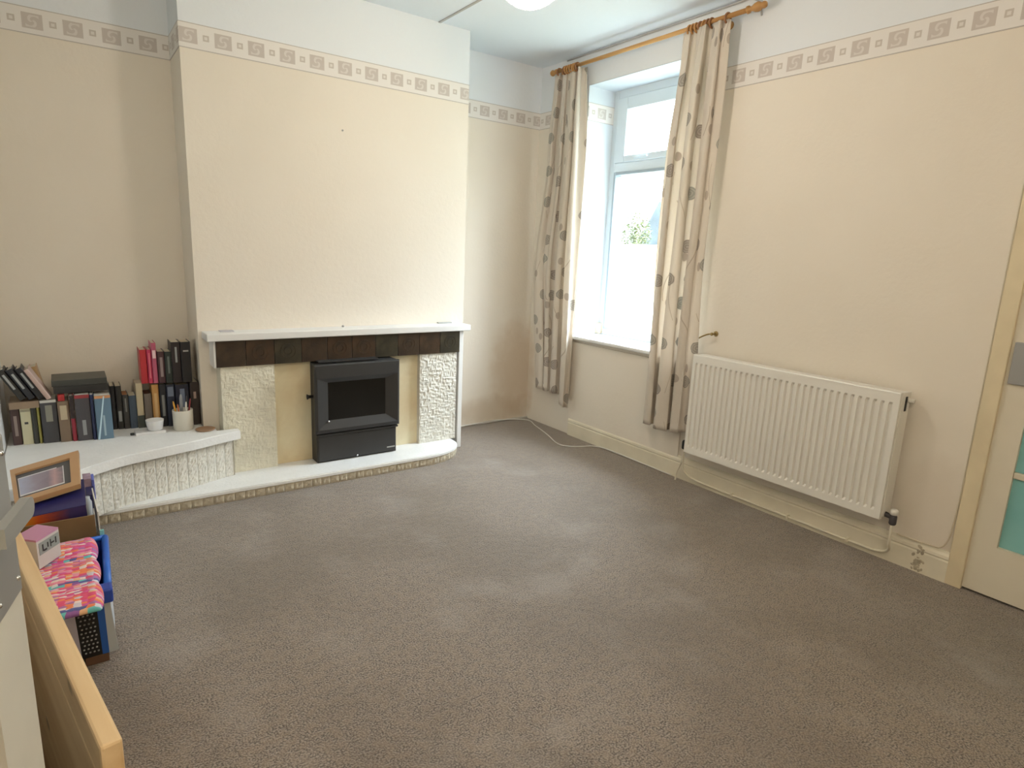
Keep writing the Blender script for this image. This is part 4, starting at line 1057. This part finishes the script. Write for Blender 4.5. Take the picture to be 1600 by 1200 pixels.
slab4('mount', [lerp4(.06, .16, .006), lerp4(.86, .16, .006), lerp4(.86, .88, .006), lerp4(.06, .88, .006)], 0.005, mat('dark_grey_mount', (0.10, 0.10, 0.105), 0.6), pf)
slab4('white_bevel', [lerp4(.09, .28, .007), lerp4(.76, .28, .007), lerp4(.76, .80, .007), lerp4(.09, .80, .007)], 0.0008, mat('white_bevel_card', (0.72, 0.72, 0.74), 0.6), pf)
PH = glossy_paper('faded_photo_print', [(0.0, (0.40, 0.44, 0.60)), (0.35, (0.30, 0.26, 0.33)), (0.62, (0.24, 0.20, 0.25)), (0.80, (0.50, 0.32, 0.34)), (1.0, (0.22, 0.19, 0.22))])
slab4('photo', [lerp4(.10, .31, .0078), lerp4(.745, .31, .0078), lerp4(.745, .77, .0078), lerp4(.10, .77, .0078)], 0.0006, PH, pf, True)
# lilac book, navy case and small jar between the picture and the ledge
LIL = mat('mauve_cover', (0.30, 0.20, 0.25), 0.5, col2=(0.42, 0.32, 0.42), vscale=30)
e = empty('lilac_folder', (-3.09, -1.10, 0.32), 'mauve patterned folder with a bright blue edge, at the ledge end of the boxes', 'folder')
bx('folder_body', (-3.108, -1.13, 0.300), (-3.080, -1.055, 0.392), LIL, e, 0.002)
bx('folder_spine', (-3.080, -1.134, 0.300), (-3.070, -1.055, 0.386), mat('periwinkle_edge', (0.16, 0.20, 0.62), 0.4), e, 0.002)
tag(bx('navy_case', (-3.103, -1.235, 0.3005), (-3.074, -1.140, 0.362), mat('navy_case_shell', (0.02, 0.02, 0.10), 0.4), None, 0.003), 'small navy case next to the mauve folder', 'case')
bm = bmesh.new(); lathe(bm, [(0.015, 0), (0.018, 0.003), (0.018, 0.065), (0.013, 0.075), (0.013, 0.085)], (-3.104, -1.325, 0.3005), 14)
tag(link('glass_jar', bm, mat('grey_glass', (0.50, 0.54, 0.58), 0.15), None, True), 'small grey glass jar in the open box beside the navy case', 'jar')
bx('packing', (-3.296, -1.354, 0.0065), (-3.088, -1.024, 0.300), CARDW, cb, 0.004)

# blue crate
cr = empty('blue_crate', (-3.18, -1.83, 0.0), 'blue plastic crate with a black dotted side and pale outer side, on the carpet', 'crate')
def q(name, pts, th, m): return slab4(name, pts, th, m, cr)
zT, zB = 0.335, 0.035
nR, fR = Vector((-3.074, -2.025, zT)), Vector((-3.062, -1.625, zT))
nRb, fRb = Vector((-3.068, -1.852, zB)), Vector((-3.060, -1.64, zB))
nL, nLb = Vector((-3.236, -2.025, zT)), Vector((-3.232, -1.852, zB))
fL, fLb = Vector((-3.236, -1.625, zT)), Vector((-3.232, -1.64, zB))
q('outer_side', [fR, nR, nRb, fRb], 0.003, PALEB)
def on_near(u, v, up=0):
    a = nL * (1 - u) + nR * u; b = nLb * (1 - u) + nRb * u
    return a * (1 - v) + b * v + Vector((0, -0.9, -0.45)) * up
q('near_wall', [on_near(0, 0), on_near(1, 0), on_near(1, 1), on_near(0, 1)], -0.003, BLACK)
q('far_wall', [fL, fR, fRb, fLb], 0.003, BLUED)
q('left_wall', [nL, fL, fLb, nLb], 0.003, BLUED)
q('crate_base', [fLb, fRb, nRb, nLb], 0.003, BLUED)
q('corner_post', [on_near(.80, .12, .004), on_near(.915, .12, .004), on_near(.90, 1, .004), on_near(.79, 1, .004)], 0.004, BLUEP)
q('pale_corner', [on_near(.915, .12, .004), on_near(1.01, .12, .004), on_near(1.06, 1, .004), on_near(.90, 1, .004)], 0.004, PALEB)
q('white_sheet', [on_near(.24, .10, .004), on_near(.46, .10, .004), on_near(.46, 1, .004), on_near(.30, 1, .004)], 0.004, mat('lilac_white_sheet', (0.62, 0.60, 0.74), 0.5))
bm = bmesh.new()
for i in range(4):
    for j in range(12):
        c = on_near(.51 + i * .068 + (j % 2) * .02, .14 + j * .07, .004)
        bmesh.ops.create_icosphere(bm, subdivisions=1, radius=0.0034, matrix=Matrix.Translation(c))
tag(link('crate_mesh_dot', bm, mat('pale_dot', (0.34, 0.36, 0.38), 0.5), cr), None, None, None, 'stuff')
bm = bmesh.new()
tube(bm, [nL, nR], 0.010); tube(bm, [nR + Vector((0, 0, 0)), fR], 0.011); tube(bm, [fR, fL], 0.010); tube(bm, [fL, nL], 0.010)
link('rim', bm, BLUEP, cr, True)
bx('handle_grip', (-3.112, -2.045, 0.305), (-3.062, -1.995, 0.350), BLUED, cr, 0.006)
tag(bx('brown_tray', (-3.150, -1.850, 0.0), (-3.085, -1.64, 0.030), mat('brown_tray_card', (0.13, 0.065, 0.035), 0.7), None, 0.003), 'low dark brown tray under the blue crate', 'tray')
tag(bx('teal_card', (-3.075, -1.618, 0.32), (-3.062, -1.608, 0.36), mat('teal_card_stock', (0.25, 0.62, 0.62), 0.5), None, 0.001), 'scrap of pale teal card behind the crate rim', 'card')

# bright woven blanket in three folds
def blanket():
    bm = bmesh.new(); uvl = bm.loops.layers.uv.new('UVMap')
    nu, nv = 30, 60; x0, y0, y1 = -3.237, -1.66, -2.155
    g = []
    for i in range(nu + 1):
        row = []
        for j in range(nv + 1):
            u, v_ = i / nu, j / nv
            fold = abs(math.sin(PI * 3 * v_)) ** 0.5
            w = 0.140 + 0.012 * fold
            x = x0 + w * u
            y = y0 + (y1 - y0) * v_
            z = 0.356 + 0.022 * fold + 0.004 * noise.noise(Vector((u * 4, v_ * 9, 1)))
            e_ = min(1, (1 - u) * 9) ** 0.5; z = 0.350 + (z - 0.350) * e_
            row.append((x, y, z))
        g.append(row)
    top = [[bm.verts.new(p) for p in r] for r in g]
    bot = [[bm.verts.new((p[0], p[1], 0.3475 - 0.0)) for p in r] for r in g]
    def face(vs_, ij):
        f = bm.faces.new(vs_)
        for lp, (i, j) in zip(f.loops, ij): lp[uvl].uv = (i / nu * 0.15, j / nv * 0.5)
    for i in range(nu):
        for j in range(nv):
            face((top[i][j], top[i + 1][j], top[i + 1][j + 1], top[i][j + 1]), ((i, j), (i + 1, j), (i + 1, j + 1), (i, j + 1)))
            face((bot[i][j + 1], bot[i + 1][j + 1], bot[i + 1][j], bot[i][j]), ((i, j + 1), (i + 1, j + 1), (i + 1, j), (i, j)))
    for j in range(nv):
        for i in (0, nu): face((top[i][j], top[i][j + 1], bot[i][j + 1], bot[i][j]), ((i, j), (i, j + 1), (i, j + 1), (i, j)))
    for i in range(nu):
        for j in (0, nv): face((top[i][j], top[i + 1][j], bot[i + 1][j], bot[i][j]), ((i, j), (i + 1, j), (i + 1, j), (i, j)))
    bmesh.ops.recalc_face_normals(bm, faces=bm.faces)
    return link('folded_blanket', bm, WEAVE, None, True)
tag(blanket(), 'folded woven blanket in pink, orange and teal over the blue crate', 'blanket')
# mauve carton with a grey label
mc = empty('mauve_carton', (-3.25, -1.80, 0.38), 'pink-topped carton with a grey lettered label, standing on the woven blanket', 'carton')
B_ = [Vector((-3.234, -1.876, 0)), Vector((-3.181, -1.800, 0)), Vector((-3.235, -1.745, 0)), Vector((-3.290, -1.820, 0))]
bm = bmesh.new(); prism(bm, [(p.x, p.y) for p in B_], 0.379, 0.466); link('carton_body', bm, mat('off_white_carton', (0.60, 0.58, 0.55), 0.5), mc)
bm = bmesh.new(); prism(bm, [(p.x, p.y) for p in B_], 0.466, 0.472); link('carton_lid', bm, mat('mauve_lid', (0.55, 0.26, 0.42), 0.4), mc)
d1 = (B_[1] - B_[0]).normalized(); nn = Vector((d1.y, -d1.x, 0))
def cf(t, z, o_=0.0012): p = B_[0].lerp(B_[1], t) + nn * o_; return (p.x, p.y, z)
slab4('carton_label', [cf(.08, .458), cf(.97, .458), cf(.97, .420), cf(.08, .420)], 0.001, mat('grey_green_label', (0.30, 0.34, 0.32), 0.5), mc)
bm = bmesh.new()
for a, b, z0, z1 in ((.2, .26, .428, .45), (.26, .40, .426, .432), (.42, .48, .432, .448), (.55, .60, .428, .452), (.60, .74, .436, .441), (.78, .84, .430, .450)):
    p0, p1 = Vector(cf(a, z0, .0016)), Vector(cf(b, z1, .0016))
    vs_ = [bm.verts.new(p) for p in (cf(a, z0, .0016), cf(b, z0, .0016), cf(b, z1, .0016), cf(a, z1, .0016))]; bm.faces.new(vs_)
link('label_lettering', bm, BLACK, mc)

# ------------------------------------------------------------ pine panel and the open door in the foreground
pn = empty('pine_panel', (-3.2, -2.3, 0), 'knotty pine board standing on edge between the open door and the boxes', 'board')
P0, P1 = Vector((-3.088, -3.069, 0)), Vector((-3.330, -1.655, 0)); dP = (P1 - P0).normalized(); nP = Vector((dP.y, -dP.x, 0))  # nP points right
if nP.x < 0: nP = -nP
def pbox(name, s0, s1, z0, z1, o0, o1, m, bev=0.0):
    bm = bmesh.new()
    L = (P1 - P0).length
    vs_ = box(bm, (o0, s0, z0), (o1, s1, z1), bev)
    M = Matrix(((nP.x, dP.x, 0, P0.x), (nP.y, dP.y, 0, P0.y), (0, 0, 1, 0), (0, 0, 0, 1)))
    me = bpy.data.meshes.new(name); bm.to_mesh(me); bm.free()
    me.materials.append(m)
    o = bpy.data.objects.new(name, me); C.objects.link(o); o.parent = pn
    o.matrix_local = Matrix.Translation(-wloc(pn)) @ M
    return o
LP = (P1 - P0).length
pbox('top_board', 0, LP, 0.545, 0.62, -0.030, 0.0, PINE2, 0.005)
pbox('lower_board', 0, LP, 0.0, 0.5435, -0.030, -0.004, PINE2, 0.003)

# open door: leaf standing nearly against the left wall
d2 = empty('door_2', (-3.178, -3.12, 0), 'open cream door in the left foreground with a metal lever handle', None, None, 'structure')
th = math.atan2(-0.11, -0.024)      # direction from latch edge towards the hinge
D2 = Vector((math.cos(th), math.sin(th), 0)); N2 = Vector((D2.y, -D2.x, 0))
if N2.x < 0: N2 = -N2
M2 = Matrix(((D2.x, N2.x, 0, 0), (D2.y, N2.y, 0, 0), (0, 0, 1, 0), (0, 0, 0, 1)))   # local x along the leaf, y out of its face
def dbox(name, a, b, m, parent=None, bev=0.0):
    bm = bmesh.new(); box(bm, a, b, bev); bmesh.ops.transform(bm, matrix=M2, verts=bm.verts); bmesh.ops.recalc_face_normals(bm, faces=bm.faces)
    return link(name, bm, m, parent or d2, local=True)
DBROWN = mat('brown_panel_wood', (0.20, 0.13, 0.08), 0.5)
dbox('stile', (0, -0.04, 0.01), (0.112, 0, 1.98), DOOR2P)
dbox('stile', (0.648, -0.04, 0.01), (0.76, 0, 1.98), DOOR2P)
dbox('rail', (0.112, -0.04, 0.01), (0.648, 0, 0.22), DOOR2P)
dbox('rail', (0.112, -0.04, 0.82), (0.648, 0, 1.20), DOOR2P)
dbox('rail', (0.112, -0.04, 1.87), (0.648, 0, 1.98), DOOR2P)
dbox('door_panel', (0.112, -0.03, 0.22), (0.648, -0.012, 0.82), DBROWN)
dbox('door_panel', (0.112, -0.03, 1.20), (0.648, -0.012, 1.87), DBROWN)
hp2 = dbox('handle_plate', (0.008, 0.0, 0.925), (0.100, 0.004, 1.125), PLATE, bev=0.001)
def dpt(x, y, z): return tuple(M2 @ Vector((x, y, z)))
for sx_, sz in ((0.02, 0.945), (0.085, 0.945), (0.02, 1.105), (0.085, 1.105)):
    bm = bmesh.new(); bmesh.ops.create_uvsphere(bm, u_segments=8, v_segments=6, radius=0.0035, matrix=Matrix.Translation(dpt(sx_, 0.004, sz)))
    link('plate_screw', bm, CHROME, hp2, True, local=True)
bm = bmesh.new(); tube(bm, [dpt(0.120, 0.0, 1.045), dpt(0.120, 0.030, 1.045)], 0.010, 12)
bmesh.ops.recalc_face_normals(bm, faces=bm.faces); link('handle_neck', bm, SILVER, hp2, True, local=True)
# flat rounded lever
bm = bmesh.new()
out = [(0.135, -0.010), (0.135, 0.010)] + [(0.048 + 0.011 * math.cos(a) * -1, 0.011 * math.sin(a)) for a in [PI / 2 - k * PI / 8 for k in range(9)]]
out = [(0.135, -0.011), (0.135, 0.011)] + [(0.046 - 0.012 * math.sin(a), 0.012 * math.cos(a)) for a in [k * PI / 8 for k in range(9)]]
A_ = [bm.verts.new(dpt(x, 0.024, 1.045 + z)) for x, z in out]; B2 = [bm.verts.new(dpt(x, 0.034, 1.045 + z)) for x, z in out]
bm.faces.new(A_[::-1]); bm.faces.new(B2)
for i in range(len(out)): j = (i + 1) % len(out); bm.faces.new((A_[i], A_[j], B2[j], B2[i]))
bmesh.ops.recalc_face_normals(bm, faces=bm.faces)
link('lever_handle', bm, SILVER, hp2, local=True)
